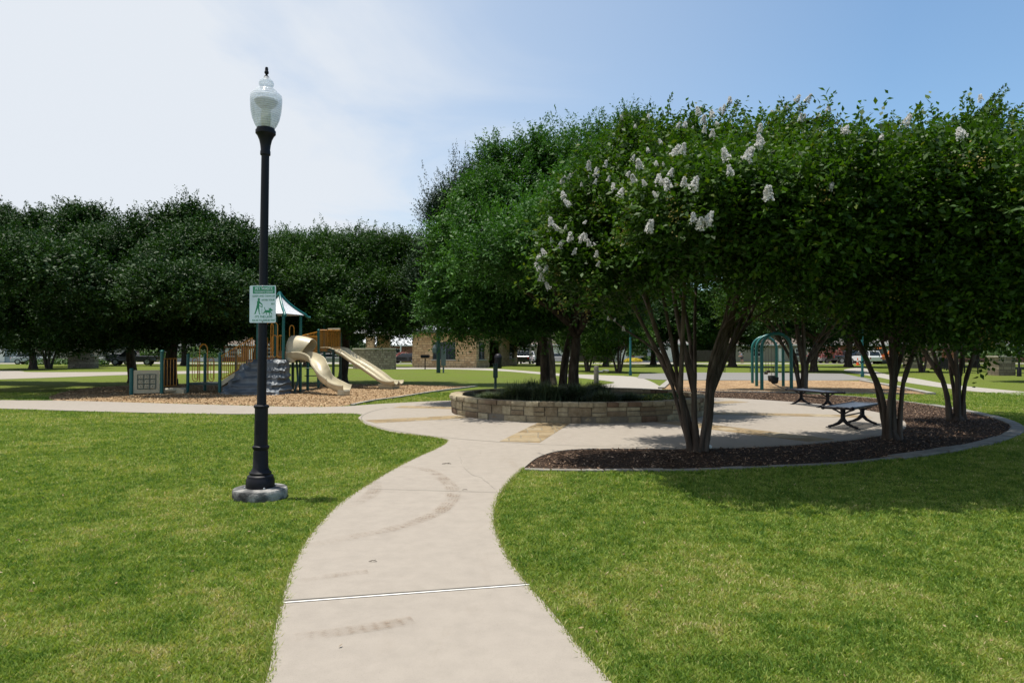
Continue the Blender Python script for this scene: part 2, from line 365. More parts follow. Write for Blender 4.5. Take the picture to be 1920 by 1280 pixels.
swing_poly = GP([(1240,729),(1256,713.5),(1400,713.5),(1560,713.5),(1620,714.5),(1680,726),(1745,739.5),(1600,737),(1450,735.5),(1300,734)])
tag(MB().prism(swing_poly, -0.05, 0.014).build('wood_chip_ground', M_CHIPS), kind='structure')
def ribbon(pts, wdt, z0, z1, jit=0):
    pts = [Vector((p[0], p[1], 0)) for p in pts]; prof = [(-wdt/2, z0), (wdt/2, z0), (wdt/2, z1), (-wdt/2, z1)]
    return MB().sweep(pts, prof)
# curbs
tag(ribbon(catmull(GP([(660,761),(700,752.5),(745,746.5),(796,738),(833,732.5),(870,728),(893,725)]), 4), 0.12, -0.05, 0.06).build('curb', M_CURB), kind='structure')
tag(ribbon(catmull(GP([(1616,714.5),(1680,726),(1747,740)]), 4), 0.28, -0.05, 0.08).build('curb', M_CURB), kind='structure')
tag(ribbon(catmull(GP([(1258,713),(1240,729)]), 4), 0.28, -0.05, 0.08).build('curb', M_CURB), kind='structure')
tag(ribbon(GP([(1300,735),(1450,736.5),(1600,738),(1700,739.5)]), 0.10, -0.05, 0.05).build('curb', M_CURB), kind='structure')
# stone edging of the mulch bed: one strip of separate-looking blocks
mb = MB(); cum = [0]
for i in range(1, len(bo)): cum.append(cum[-1]+(bo[i]-bo[i-1]).length)
L = cum[-1]; s = 0
def along(s):
    i = 0
    while i < len(cum)-2 and cum[i+1] < s: i += 1
    t = (s-cum[i])/(cum[i+1]-cum[i]); return bo[i].lerp(bo[i+1], min(1, t))
while s < L-0.3:
    l = random.uniform(0.30, 0.5); p = along(s); q = along(min(L, s+l)); d = q-p
    front = s < 5.5 or s > L*0.6; wd = 0.10 if front else 0.24; hh_ = 0.05 if front else 0.085
    mb.box(((p.x+q.x)/2, (p.y+q.y)/2, 0.005+random.uniform(-.006, .006)), (d.length-0.012, wd+random.uniform(-.015, .015), hh_), math.atan2(d.y, d.x)+random.uniform(-.02, .02)); s += l
M_EDGE = mat('edging_stone', [(0.1120, 0.1064, 0.0924), (0.1848, 0.1736, 0.1512), (0.2352, 0.2184, 0.1904)], 3, 0.9, bmp=0.6, bscale=40)
tag(mb.build('curb', M_EDGE, bevel=0.012), kind='structure')

# far paths, roads and court
def sheet(name, pts, m, z1, smooth=True):
    P = catmull(GP(pts), 4, True) if smooth else GP(pts)
    return tag(MB().prism(P, -0.06, z1).build(name, m), kind='structure')
sheet('path', [(640,688.3),(770,688.8),(880,689.6),(935,691.6),(1019,698),(1063,701),(1120,703),(1182,705.8),(1210,711),(1240,727),(1220,738),(1100,738),(1100,726),(1150,718.5),(1140,714.5),(1086,708.5),(1019,702),(935,695.3),(829,692),(700,692)], M_CONC2, 0.012)
sheet('court', [(1200,701),(1300,698.4),(1450,699),(1580,700.6),(1640,712.4),(1560,713.4),(1400,713.2),(1256,712.6),(1225,711.5),(1195,709)], M_ASPH, 0.018, False)
sheet('path', [(1582,693.5),(1600,690),(1622,690.5),(1663,702),(1713,709),(1779,720.3),(1860,729),(1960,738),(2100,749),(2100,756),(1960,745),(1809,732),(1695,716.5),(1643,706.5),(1600,699)], M_CONC2, 0.012)
sheet('road', [(-400,694),(0,695),(60,697.5),(240,697.2),(400,695),(420,699),(250,702.5),(120,707),(0,711),(-400,722)], M_CONC, 0.012)
ROADP = [Vector((-120, 92, 0)), Vector((140, 92, 0)), Vector((140, 100, 0)), Vector((-120, 100, 0))]
tag(MB().prism(ROADP, -0.06, 0.012).build('road', M_CONC2), kind='structure')
# driveways up to the far houses and a parking strip beside the pavilion
for x0, x1 in ((17.5, 25.5), (50, 57), (-3, 3.5), (-60, -50), (-32, -24)):
    tag(MB().prism([Vector((x0, 100, 0)), Vector((x1, 100, 0)), Vector((x1-1, 109, 0)), Vector((x0+1, 109, 0))], -0.06, 0.008).build('driveway', M_CONC2), kind='structure')

# joints, painted line and tyre marks on the path
def strip(p, q, wdt, z, m, name):
    p = Vector(p); q = Vector(q); d = (q-p); nn = Vector((-d.y, d.x, 0)).normalized()*wdt/2; out = MB()
    k = 14; vs = []
    for i in range(k+1):
        c = p.lerp(q, i/k); j = random.uniform(.85, 1.15); vs += [(c.x-nn.x*j, c.y-nn.y*j, z), (c.x+nn.x*j, c.y+nn.y*j, z)]
    out.add(vs, [(2*i, 2*i+1, 2*i+3, 2*i+2) for i in range(k)]); return tag(out.build(name, m), kind='structure')
strip(G(532,1137), G(993,1102.5), 0.014, 0.0285, M_WHITE, 'painted_line')
strip(G(532,1133), G(993,1099.5), 0.010, 0.0275, M_GROOVE, 'joint')
strip(G(690,920), G(936,927), 0.008, 0.0285, M_GROOVE, 'joint')
ring = [ZC+Vector((math.cos(a)*ZR, math.sin(a)*ZR, 0)) for a in np.linspace(R(165), R(330), 60)]
mb = MB(); vs = []
for p in ring:
    d = (p-ZC).normalized()*0.008; vs += [(p.x-d.x, p.y-d.y, 0.028), (p.x+d.x, p.y+d.y, 0.028)]
mb.add(vs, [(2*i, 2*i+1, 2*i+3, 2*i+2) for i in range(len(ring)-1)]); tag(mb.build('joint', M_GROOVE), kind='structure')
def trackmat(name, amt):
    m, nt, b = newmat(name)
    t = N(nt, 'ShaderNodeTexCoord'); sp = N(nt, 'ShaderNodeSeparateXYZ'); nt.links.new(t.outputs['UV'], sp.inputs[0])
    ck = N(nt, 'ShaderNodeTexVoronoi', distance='MANHATTAN'); mp = N(nt, 'ShaderNodeMapping'); mp.inputs['Scale'].default_value = (14, 6, 1)
    nt.links.new(t.outputs['UV'], mp.inputs[0]); nt.links.new(mp.outputs[0], ck.inputs['Vector']); ck.inputs['Scale'].default_value = 1; ck.inputs['Randomness'].default_value = 0.25
    f = ramp(nt, ck.outputs['Distance'], [(1, 1, 1), (0, 0, 0)], 0.25, 0.55)
    nz = ramp(nt, noisetex(nt, 5, 6, 0.7), [(0, 0, 0), (1, 1, 1)], 0.38, 0.62)
    edge = N(nt, 'ShaderNodeMath', operation='PINGPONG'); nt.links.new(sp.outputs[1], edge.inputs[0]); edge.inputs[1].default_value = 0.5
    er = ramp(nt, edge.outputs[0], [(0, 0, 0), (1, 1, 1)], 0.0, 0.22)
    base = mixc(nt, 0.35, f, (0.75, 0.75, 0.75)); al = mixc(nt, 1.0, mixc(nt, 1.0, base, nz, 'MULTIPLY'), er, 'MULTIPLY')
    at = N(nt, 'ShaderNodeAttribute', attribute_name='fade')
    mu = N(nt, 'ShaderNodeMath', operation='MULTIPLY'); nt.links.new(al, mu.inputs[0]); nt.links.new(at.outputs['Fac'], mu.inputs[1])
    mm = N(nt, 'ShaderNodeMath', operation='MULTIPLY'); nt.links.new(mu.outputs[0], mm.inputs[0]); mm.inputs[1].default_value = amt
    b.inputs['Base Color'].default_value = (0.22, 0.155, 0.10, 1); b.inputs['Roughness'].default_value = 0.95
    nt.links.new(mm.outputs[0], b.inputs['Alpha']); return m
def track(pts, wdt, z, amt, fades):
    P = catmull(GP(pts), 8); vs = []; uv = []; s = 0
    for i, p in enumerate(P):
        d = (P[min(i+1, len(P)-1)]-P[max(i-1, 0)]); nn = Vector((-d.y, d.x, 0)).normalized()*wdt/2
        if i: s += (p-P[i-1]).length
        vs += [(p.x-nn.x, p.y-nn.y, z), (p.x+nn.x, p.y+nn.y, z)]; uv += [(s, 0), (s, 1)]
    me = bpy.data.meshes.new('tyre_mark'); F = [(2*i, 2*i+1, 2*i+3, 2*i+2) for i in range(len(P)-1)]; me.from_pydata(vs, [], F)
    l = me.uv_layers.new(name='UVMap')
    for lo in me.loops: l.data[lo.index].uv = uv[lo.vertex_index]
    at = me.attributes.new('fade', 'FLOAT', 'POINT'); n = len(P)
    for i in range(n):
        x = i/(n-1)*(len(fades)-1); k = min(int(x), len(fades)-2); f = fades[k]*(1-(x-k))+fades[k+1]*(x-k)
        at.data[2*i].value = f; at.data[2*i+1].value = f
    me.materials.append(trackmat('tyre_dirt', amt)); o = bpy.data.objects.new('tyre_mark', me); COL.objects.link(o); tag(o, kind='structure')
track([(755,878),(800,884),(832,902),(850,925),(838,952),(800,975),(740,995),(670,1010),(575,1028)], 0.19, 0.029, 0.95, [0.2, 0.75, 1, 0.9, 0.5, 0.15])
track([(700,905),(702,920),(690,935),(650,955)], 0.2, 0.0285, 0.75, [0.2, 0.8, 0.8, 0.1])
track([(775,1170),(700,1183),(600,1198),(515,1208)], 0.15, 0.029, 0.8, [0.9, 0.9, 0.5, 0.05])
track([(690,1078),(630,1085),(560,1096)], 0.12, 0.029, 0.55, [0.7, 0.9, 0.1])
# hairline crack
P = GP([(862,860),(880,888),(905,900),(925,920)]); mb = MB()
P = catmull(P, 6); P = [p+Vector((random.uniform(-.02, .02), random.uniform(-.02, .02), 0)) for p in P]
vs = []
for i, p in enumerate(P): vs += [(p.x-0.004, p.y, 0.0285), (p.x+0.004, p.y, 0.0285)]
mb.add(vs, [(2*i, 2*i+1, 2*i+3, 2*i+2) for i in range(len(P)-1)]); tag(mb.build('crack', mat('crack', (0.28, 0.25, 0.21), 9)), kind='structure')

# flagstone bands in the plaza
M_FLAG = stonemat('flagstone', [(0.1584, 0.1122, 0.0627), (0.2442, 0.1848, 0.1056), (0.3036, 0.2640, 0.1914)], 0.55, 0.42, mortar=(0.1980, 0.1716, 0.1254), msize=0.012)
for k, ang in enumerate((-104, -149, 166, -59, -14, 31)):
    a = R(ang); d = Vector((math.cos(a), math.sin(a), 0)); nn = Vector((-d.y, d.x, 0))*0.36
    r0 = PR+0.02; r1 = 3.5
    while (PC+d*r1-ZC).length < ZR-0.15: r1 += 0.05
    p = PC+d*r0; q = PC+d*r1
    tag(MB().prism([p-nn, q-nn, q+nn, p+nn], 0.02, 0.0275).build('flagstone_band', M_FLAG), kind='structure')

# ------------------------------------------------------------------ grass blades (mown lawn), dense near the camera, thinning out
def nz2(x, y, s, ox=0):   # cheap smooth value noise
    X = x*s+ox; Y = y*s+ox*0.7; xi = np.floor(X).astype(int); yi = np.floor(Y).astype(int); fx = X-xi; fy = Y-yi
    fx = fx*fx*(3-2*fx); fy = fy*fy*(3-2*fy)
    def h(a, b): v = np.sin(a*127.1+b*311.7)*43758.5453; return v-np.floor(v)
    return (h(xi, yi)*(1-fx)+h(xi+1, yi)*fx)*(1-fy)+(h(xi, yi+1)*(1-fx)+h(xi+1, yi+1)*fx)*fy
def lawn_blades(n):
    u = RNG.random(n); y = 2.6*np.exp(u*math.log(27/2.6))          # density falls as 1/y^2 in the view wedge
    x = (RNG.random(n)*2-1)*(y*0.80+0.3)
    k_ = int(n*.30); x[:k_] = np.where(RNG.random(k_) < .5, -1, 1)*(y[:k_]*.80+.2+RNG.random(k_)**1.3*6.0)      # thinner beyond the edges of the view
    k2 = int(n*.05); y[:k2] = RNG.uniform(.4, 2.8, k2); x[:k2] = RNG.uniform(-6, 6, k2)
    bad = inpoly(x, y, concrete_poly) | inpoly(x, y, bed_poly) | inpoly(x, y, play_poly) | inpoly(x, y, swing_poly)
    bad |= (np.hypot(x+2.72, y-7.55) < 0.30)
    x = x[~bad]; y = y[~bad]; n = len(x)
    h = (0.014+0.017*RNG.random(n))*(0.55+0.6*nz2(x, y, 1.3)+0.5*nz2(x, y, 14, 2.2))*np.clip(0.75+y*0.035, 0.8, 1.5); wd = 0.0022+0.00042*y
    a = RNG.random(n)*2*PI; la = RNG.random(n)*2*PI; le_ = h*(0.3+0.9*RNG.random(n))
    p = np.stack([x, y, np.full(n, -0.002)], 1); s = np.stack([np.cos(a), np.sin(a), np.zeros(n)], 1)*wd[:, None]
    tip = p+np.stack([np.cos(la)*le_, np.sin(la)*le_, h], 1); midp = p+np.stack([np.cos(la)*le_*.35, np.sin(la)*le_*.35, h*.6], 1)
    V = np.stack([p-s, p+s, midp+s*0.9+(tip-midp)*0.3, tip], 1)
    dry = 0.6*nz2(x, y, 0.42, 17.3)+0.4*nz2(x, y, 1.9, 9.1)
    tone = np.clip(0.11+0.36*RNG.random(n)+np.clip((dry-0.55)*1.1, -0.08, 0.13)+0.38*(nz2(x, y, 9.0, 5.5)-.5)+0.25*(nz2(x, y, 24.0, 1.5)-.5)+(RNG.random(n) < 0.06)*0.35, 0, 1)
    return V, tone
L_GRASS = leafmat('grass_blade', [(0.0782, 0.1629, 0.0215), (0.1887, 0.2850, 0.0467), (0.3037, 0.3619, 0.0877), (0.4602, 0.4162, 0.1950), (0.6627, 0.5429, 0.3510)], 0.6, 0.42, 0.25, (1.0585, 1.0405, 0.4875))
V, tone = lawn_blades(1500000)
tag(quads_object('grass', V, tone, L_GRASS), 'short mown green lawn grass with dry tan patches', 'grass', kind='stuff')
# long blades leaning over the path edges
ep = [p for p in concrete_poly if 2.3 < p[1] < 24]
xs_ = []; ys_ = []
for i in range(len(concrete_poly)):
    p = Vector(concrete_poly[i][:2]); q = Vector(concrete_poly[(i+1) % len(concrete_poly)][:2])
    if max(p.y, q.y) < 2.3 or min(p.y, q.y) > 16: continue
    k = int((q-p).length*800/(0.4+0.12*p.y)); t = RNG.random(k); xs_.append(p.x+(q.x-p.x)*t); ys_.append(p.y+(q.y-p.y)*t)
x = np.concatenate(xs_); y = np.concatenate(ys_); x += RNG.normal(0, 0.012, len(x)); y += RNG.normal(0, 0.012, len(y))
ok = ~inpoly(x, y, bed_poly) & ~((y > 16.5) & (x > -3)); x = x[ok]; y = y[ok]; n = len(x)
h = 0.022+0.028*RNG.random(n); la = RNG.random(n)*2*PI; le_ = h*(0.3+1.3*RNG.random(n)*(RNG.random(n) < 0.35)); a = RNG.random(n)*2*PI; wd = 0.003+0.0003*y
p = np.stack([x, y, np.full(n, 0.0)], 1); s = np.stack([np.cos(a), np.sin(a), np.zeros(n)], 1)*wd[:, None]
tip = p+np.stack([np.cos(la)*le_, np.sin(la)*le_, h], 1)
V = np.stack([p-s, p+s, p*0.4+tip*0.6+s*0.8, tip], 1)
tag(quads_object('grass', V, np.clip(0.2+0.5*RNG.random(n), 0, 1), L_GRASS), 'ragged grass fringe overhanging the edges of the concrete path', 'grass', kind='stuff')
n = 330; y = 2.8*np.exp(RNG.random(n)*math.log(20/2.8)); x = (RNG.random(n)*2-1)*y*.78
ok = ~inpoly(x, y, bed_poly) & ~inpoly(x, y, play_poly) & (~inpoly(x, y, concrete_poly) | (RNG.random(n) < .12)); x = x[ok]; y = y[ok]; n = len(x)
ax = nrm(np.stack([RNG.normal(0, 1, n), RNG.normal(0, 1, n), RNG.normal(0, .3, n)], 1)); sd = nrm(np.cross(ax, np.array([0, 0, 1.0])+RNG.normal(0, .3, (n, 3)))); l = RNG.uniform(.006, .018, n)[:, None]; c = np.stack([x, y, np.full(n, .036)], 1)
tag(quads_object('leaf_litter', np.stack([c-ax*l, c+sd*l*.5, c+ax*l, c-sd*l*.5], 1), RNG.random(n), leafmat('dry_leaf', [(.06, .04, .02), (.20, .14, .07), (.38, .32, .2)], .8, .1, .2)), 'tiny dry leaves and petals scattered over the lawn and path', 'leaf litter', kind='stuff')
# loose chips of the mulch and the wood chip areas
def chips(poly, n, lo, hi, m, z, excl=None, label=''):
    P = np.array([[p[0], p[1]] for p in poly]); mn = P.min(0); mxx = P.max(0)
    x = RNG.uniform(mn[0], mxx[0], n); y = RNG.uniform(mn[1], mxx[1], n); ok = inpoly(x, y, poly)
    if excl is not None: ok &= ~inpoly(x, y, excl)
    x = x[ok]; y = y[ok]; n = len(x); l = RNG.uniform(lo, hi, n); wd = l*RNG.uniform(0.2, 0.6, n)
    ax = nrm(np.stack([RNG.normal(0, 1, n), RNG.normal(0, 1, n), RNG.normal(0, .3, n)], 1)); sd = nrm(np.cross(ax, nrm(np.stack([RNG.normal(0, .4, n), RNG.normal(0, .4, n), np.ones(n)], 1))))
    c = np.stack([x, y, z+RNG.random(n)*0.02], 1); A_ = ax*l[:, None]/2; S_ = sd*wd[:, None]/2
    V = np.stack([c-A_-S_, c+A_-S_*.7, c+A_+S_, c-A_+S_*.8], 1)
    tag(quads_object('mulch', V, RNG.random(n), m), label, 'mulch', kind='stuff')
L_MCHIP = leafmat('mulch_chip', [(0.0145, 0.0101, 0.0072), (0.0653, 0.0406, 0.0275), (0.1450, 0.0899, 0.0580), (0.3480, 0.2465, 0.1740)], 0.9, 0.0, 0.1)
L_WCHIP = leafmat('wood_chip', [(0.2244, 0.1452, 0.0792), (0.3300, 0.2310, 0.1320), (0.4224, 0.3234, 0.2046)], 0.9, 0.0, 0.1)
chips(bed_poly, 110000, 0.015, 0.045, L_MCHIP, 0.015, concrete_poly, 'dark shredded bark mulch in the bed round the plaza')
chips(play_poly, 60000, 0.03, 0.07, L_WCHIP, 0.02, None, 'tan wood chips under the playground')

# ------------------------------------------------------------------ trees
def rdir(n, zmin=-1.0):
    z = RNG.uniform(zmin, 1, n); a = RNG.random(n)*2*PI; r = np.sqrt(1-z*z); return np.stack([r*np.cos(a), r*np.sin(a), z], 1)
FILL = 9.0; PLUME = [5, .55, .16, 70, 1.0, .7]
def crown_leaves(lobes, clumps_per_m2, sprays, nleaf, leafL, leafW, rc, sprayL, upness=0.45, shell=0.5, droop=0.0, cluster=None):
    """lobes: (x,y,z,r[,rz]). Returns leaf quads and tones, and the clump centres."""
    CC = []; OO = []; lobes0 = lobes; lobes = []
    for lb in lobes0:
        x, y, z, r = lb[:4]; rz = lb[4] if len(lb) > 4 else r*0.85; lobes.append((x, y, z, r*0.82, rz*0.82))
        if r > 0.6:
            for d in rdir(8, -0.55):
                q = RNG.uniform(.36, .52)*r; lobes.append((x+d[0]*r*.56, y+d[1]*r*.56, z+d[2]*rz*.56, q, q*.8))
    for lb in lobes:
        x, y, z, r = lb[:4]; rz = lb[4] if len(lb) > 4 else r*0.85
        cut = rc*0.35+sprayL*0.45; k_ = max(0.55, (r-cut)/r); n0 = r; r *= k_; rz *= k_
        n = max(6, int(4*PI*n0*n0*0.50*clumps_per_m2)); d = rdir(n, -0.75); rr = (shell+(1-shell)*RNG.random(n))
        rr *= 1+0.10*np.sin(d[:, 0]*7+x)*np.cos(d[:, 1]*6+z)
        c = np.stack([x+d[:, 0]*rr*r, y+d[:, 1]*rr*r, z+d[:, 2]*rr*rz], 1); CC.append(c); OO.append(d)
    C = np.concatenate(CC); O = np.concatenate(OO); k = len(C)
    ctone = RNG.random(k)
    ci = np.repeat(np.arange(k), sprays); n = len(ci)
    off = rdir(n)*(RNG.random(n)**0.5)[:, None]*rc*(0.6+0.8*RNG.random(k))[ci][:, None]
    p0 = C[ci]+off
    dr = nrm(O[ci]*0.8+nrm(off+1e-6)*0.5+np.array([0, 0, upness])+RNG.normal(0, 0.45, (n, 3)))
    Ls = sprayL*(0.45+RNG.random(n)); si = np.repeat(np.arange(n), nleaf); t = np.tile((np.arange(nleaf)+0.5)/nleaf, n); N_ = len(si)
    D = dr[si]; pos = p0[si]+D*(Ls[si]*t)[:, None]; pos[:, 2] -= droop*(Ls[si]*t)**2
    side = nrm(np.cross(D, np.array([0, 0, 1.0])+RNG.normal(0, .5, (N_, 3))))*np.where(np.tile(np.arange(nleaf), n) % 2 == 0, 1, -1)[:, None]
    ax = nrm(D*0.65+side*0.9+RNG.normal(0, 0.35, (N_, 3))-np.array([0, 0, droop]))
    nr = nrm(np.array([0, 0, 1.0])+O[ci][si]*0.4+RNG.normal(0, 0.55, (N_, 3))); sd = nrm(np.cross(ax, nr)); nr = np.cross(sd, ax)
    sz = (0.65+0.7*RNG.random(N_)); l = (leafL*sz)[:, None]; wd = (leafW*sz)[:, None]
    a0 = pos; V = np.stack([a0, a0+ax*l*0.45+sd*wd/2+nr*wd*0.15, a0+ax*l, a0+ax*l*0.45-sd*wd/2+nr*wd*0.15], 1)
    tone = np.clip(0.12+0.55*ctone[ci][si]+RNG.normal(0, 0.13, N_)+0.15*(t-0.5), 0, 0.9)
    PV = []; PT = []                          # leafy shoots standing out of the crown
    for lb in lobes0:
        x, y, z, r = lb[:4]; rz = lb[4] if len(lb) > 4 else r*0.85; m = max(2, int(PLUME[0]*r*r)) if r > .3 else 2; L_ = PLUME[1]; R_ = PLUME[2]; npl = PLUME[3]
        d = rdir(m, -0.1); st = np.stack([x+d[:, 0]*r*.72, y+d[:, 1]*r*.72, z+d[:, 2]*rz*.72], 1); ax0 = nrm(d*PLUME[4]+np.array([0, 0, PLUME[5]])+RNG.normal(0, .22, (m, 3)))
        ln = L_*(0.5+0.8*RNG.random(m)); pi = np.repeat(np.arange(m), npl); n = len(pi); t = RNG.random(n)**0.85; o_ = rdir(n)*(R_*(1.05-t)*RNG.random(n)**.5)[:, None]
        c = st[pi]+ax0[pi]*(ln[pi]*t)[:, None]+o_; a_ = nrm(ax0[pi]*.7+nrm(o_)*.7+RNG.normal(0, .35, (n, 3))); nr_ = nrm(np.array([0, 0, 1.0])+nrm(o_)*.5+RNG.normal(0, .4, (n, 3))); s_3 = nrm(np.cross(a_, nr_)); l = (leafL*(1.05-.45*t)*(0.7+0.6*RNG.random(n)))[:, None]
        PV.append(np.stack([c, c+a_*l*.45+s_3*l*leafW/leafL/2, c+a_*l, c+a_*l*.45-s_3*l*leafW/leafL/2], 1)); PT.append(np.clip(.35+.3*t+RNG.normal(0, .12, n), 0, .95))
    V = np.concatenate([V]+PV); tone = np.concatenate([tone]+PT)
    FV = []                                   # leaves filling the crown, toned darker to deepen the shade inside
    for lb in lobes0:
        x, y, z, r = lb[:4]; rz = lb[4] if len(lb) > 4 else r*0.85; k_ = max(0.5, (r-0.25)/r); r *= k_; rz *= k_; n = int(FILL*r*r/(leafL*leafL*4)); d = rdir(n)*(RNG.random(n)**0.45)[:, None]*0.92
        c = np.stack([x+d[:, 0]*r, y+d[:, 1]*r, z+d[:, 2]*rz], 1); a_ = nrm(RNG.normal(0, 1, (n, 3))); s_2 = nrm(np.cross(a_, RNG.normal(0, 1, (n, 3)))); l = leafL*(0.8+0.6*RNG.random(n))[:, None]
        FV.append(np.stack([c-a_*l*.5, c+s_2*l*.32, c+a_*l*.5, c-s_2*l*.32], 1))
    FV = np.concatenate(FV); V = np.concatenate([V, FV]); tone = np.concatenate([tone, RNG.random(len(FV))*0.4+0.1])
    return V, tone, C, O
def limb(mb, p, q, r0, r1, wob=0.1, seg=7, n=7, sag=0.0, bend=None):
    p = Vector(p); q = Vector(q); L = (q-p).length; ph = random.random()*6; pts = []; rad = []
    for i in range(n+1):
        t = i/n; c = p.lerp(q, t)
        if bend: c = c+Vector(bend)*math.sin(t*PI)
        c = c+Vector((math.sin(ph+t*5), math.cos(ph*1.7+t*4.3), 0))*wob*L*0.12*math.sin(t*PI)
        c.z += sag*L*math.sin(t*PI); pts.append(c); rad.append(r0+(r1-r0)*t**0.8)
    mb.tube(pts, rad, seg); return pts
def flower_mesh(seed):
    rg = np.random.default_rng(seed); n = 170; t = rg.random(n)**0.8; a = rg.random(n)*2*PI; r = 0.085*(1-t*0.75)*(0.7+0.4*rg.random(n))
    c = np.stack([r*np.cos(a), r*np.sin(a), t*0.24], 1); c += rg.normal(0, .008, c.shape)
    ax = nrm(rg.normal(0, 1, (n, 3))); sd = nrm(np.cross(ax, rg.normal(0, 1, (n, 3)))); s = 0.021
    V = np.stack([c-ax*s, c+sd*s, c+ax*s, c-sd*s], 1); return V, np.clip(0.45+0.5*rg.random(n), 0, 1)
FLW = []
def flower_data():
    for k in range(4):
        V, t = flower_mesh(k); o = quads_object('flower_cluster', V, t, L_PETAL); FLW.append(o.data); bpy.data.objects.remove(o)
flower_data()
def front_hit(px, py, lobes, shrink=1.0):
    d = ray(px, py); o = Vector((0, 0, CAM_H)); best = None
    for lb in lobes:
        c = Vector(lb[:3]); r = lb[3]; rz = (lb[4] if len(lb) > 4 else r*0.85)
        D = Vector((d.x, d.y, d.z*r/rz)); O_ = Vector((o.x-c.x, o.y-c.y, (o.z-c.z)*r/rz)); a = D.dot(D); b = O_.dot(D); cc = O_.dot(O_)-(r*shrink)**2; disc = b*b-a*cc
        if disc > 0:
            t = (-b-math.sqrt(disc))/a
            if best is None or t < best: best = t
    if best is None:
        k = min(lobes, key=lambda lb: (Vector(lb[:3])-o).cross(d.normalized()).length-lb[3]); best = (Vector(k[:3])-o).dot(d)/d.dot(d); c = Vector(k[:3]); return c+((o+d*best)-c).normalized()*k[3]*1.1
    return o+d*best
def shoots(lst, spacing, leafL, leafW):
    V = []; T = []; mbs = []; full = []
    for p, q, bow in lst:
        full.append((p, q, bow))
        for k_ in range(3):
            f_ = (Vector(p)-Vector(q)).length*.22; full.append((Vector(p)+Vector((random.uniform(-f_, f_), random.uniform(-f_, f_), 0)), Vector(q)+Vector((random.uniform(-f_, f_), random.uniform(-f_, f_), random.uniform(-1.6*f_, -.2*f_))), bow))
    for p, q, bow in full:
        mb = MB(); mbs.append(mb)
        p = Vector(p); q = Vector(q); n = int((q-p).length/spacing); pts = []
        for i in range(n+1):
            t = i/n; c = p.lerp(q, t)+Vector((0, 0, bow*math.sin(t*PI))); pts.append(c)
            D = np.array((q-p).normalized()[:]); sgn = 1 if i % 2 else -1
            for rep in range(4):
                side = nrm(np.cross(D, RNG.normal(0, 1, 3)))*sgn; ax = nrm(D*0.7+side); nr = nrm(RNG.normal(0, .6, 3)+np.array([0, 0, 1.0])); sd = nrm(np.cross(ax, nr)); a0 = np.array(c[:]); l = leafL*(1.1-0.5*t)*(0.8+0.4*random.random()); wd = leafW*l/leafL
                V.append([a0, a0+ax*l*.45+sd*wd/2, a0+ax*l, a0+ax*l*.45-sd*wd/2]); T.append(random.uniform(0.35, 0.85))
        mb.tube(pts, [0.008*(1-0.7*i/n) for i in range(n+1)], 5)
    return np.array(V), np.array(T), mbs

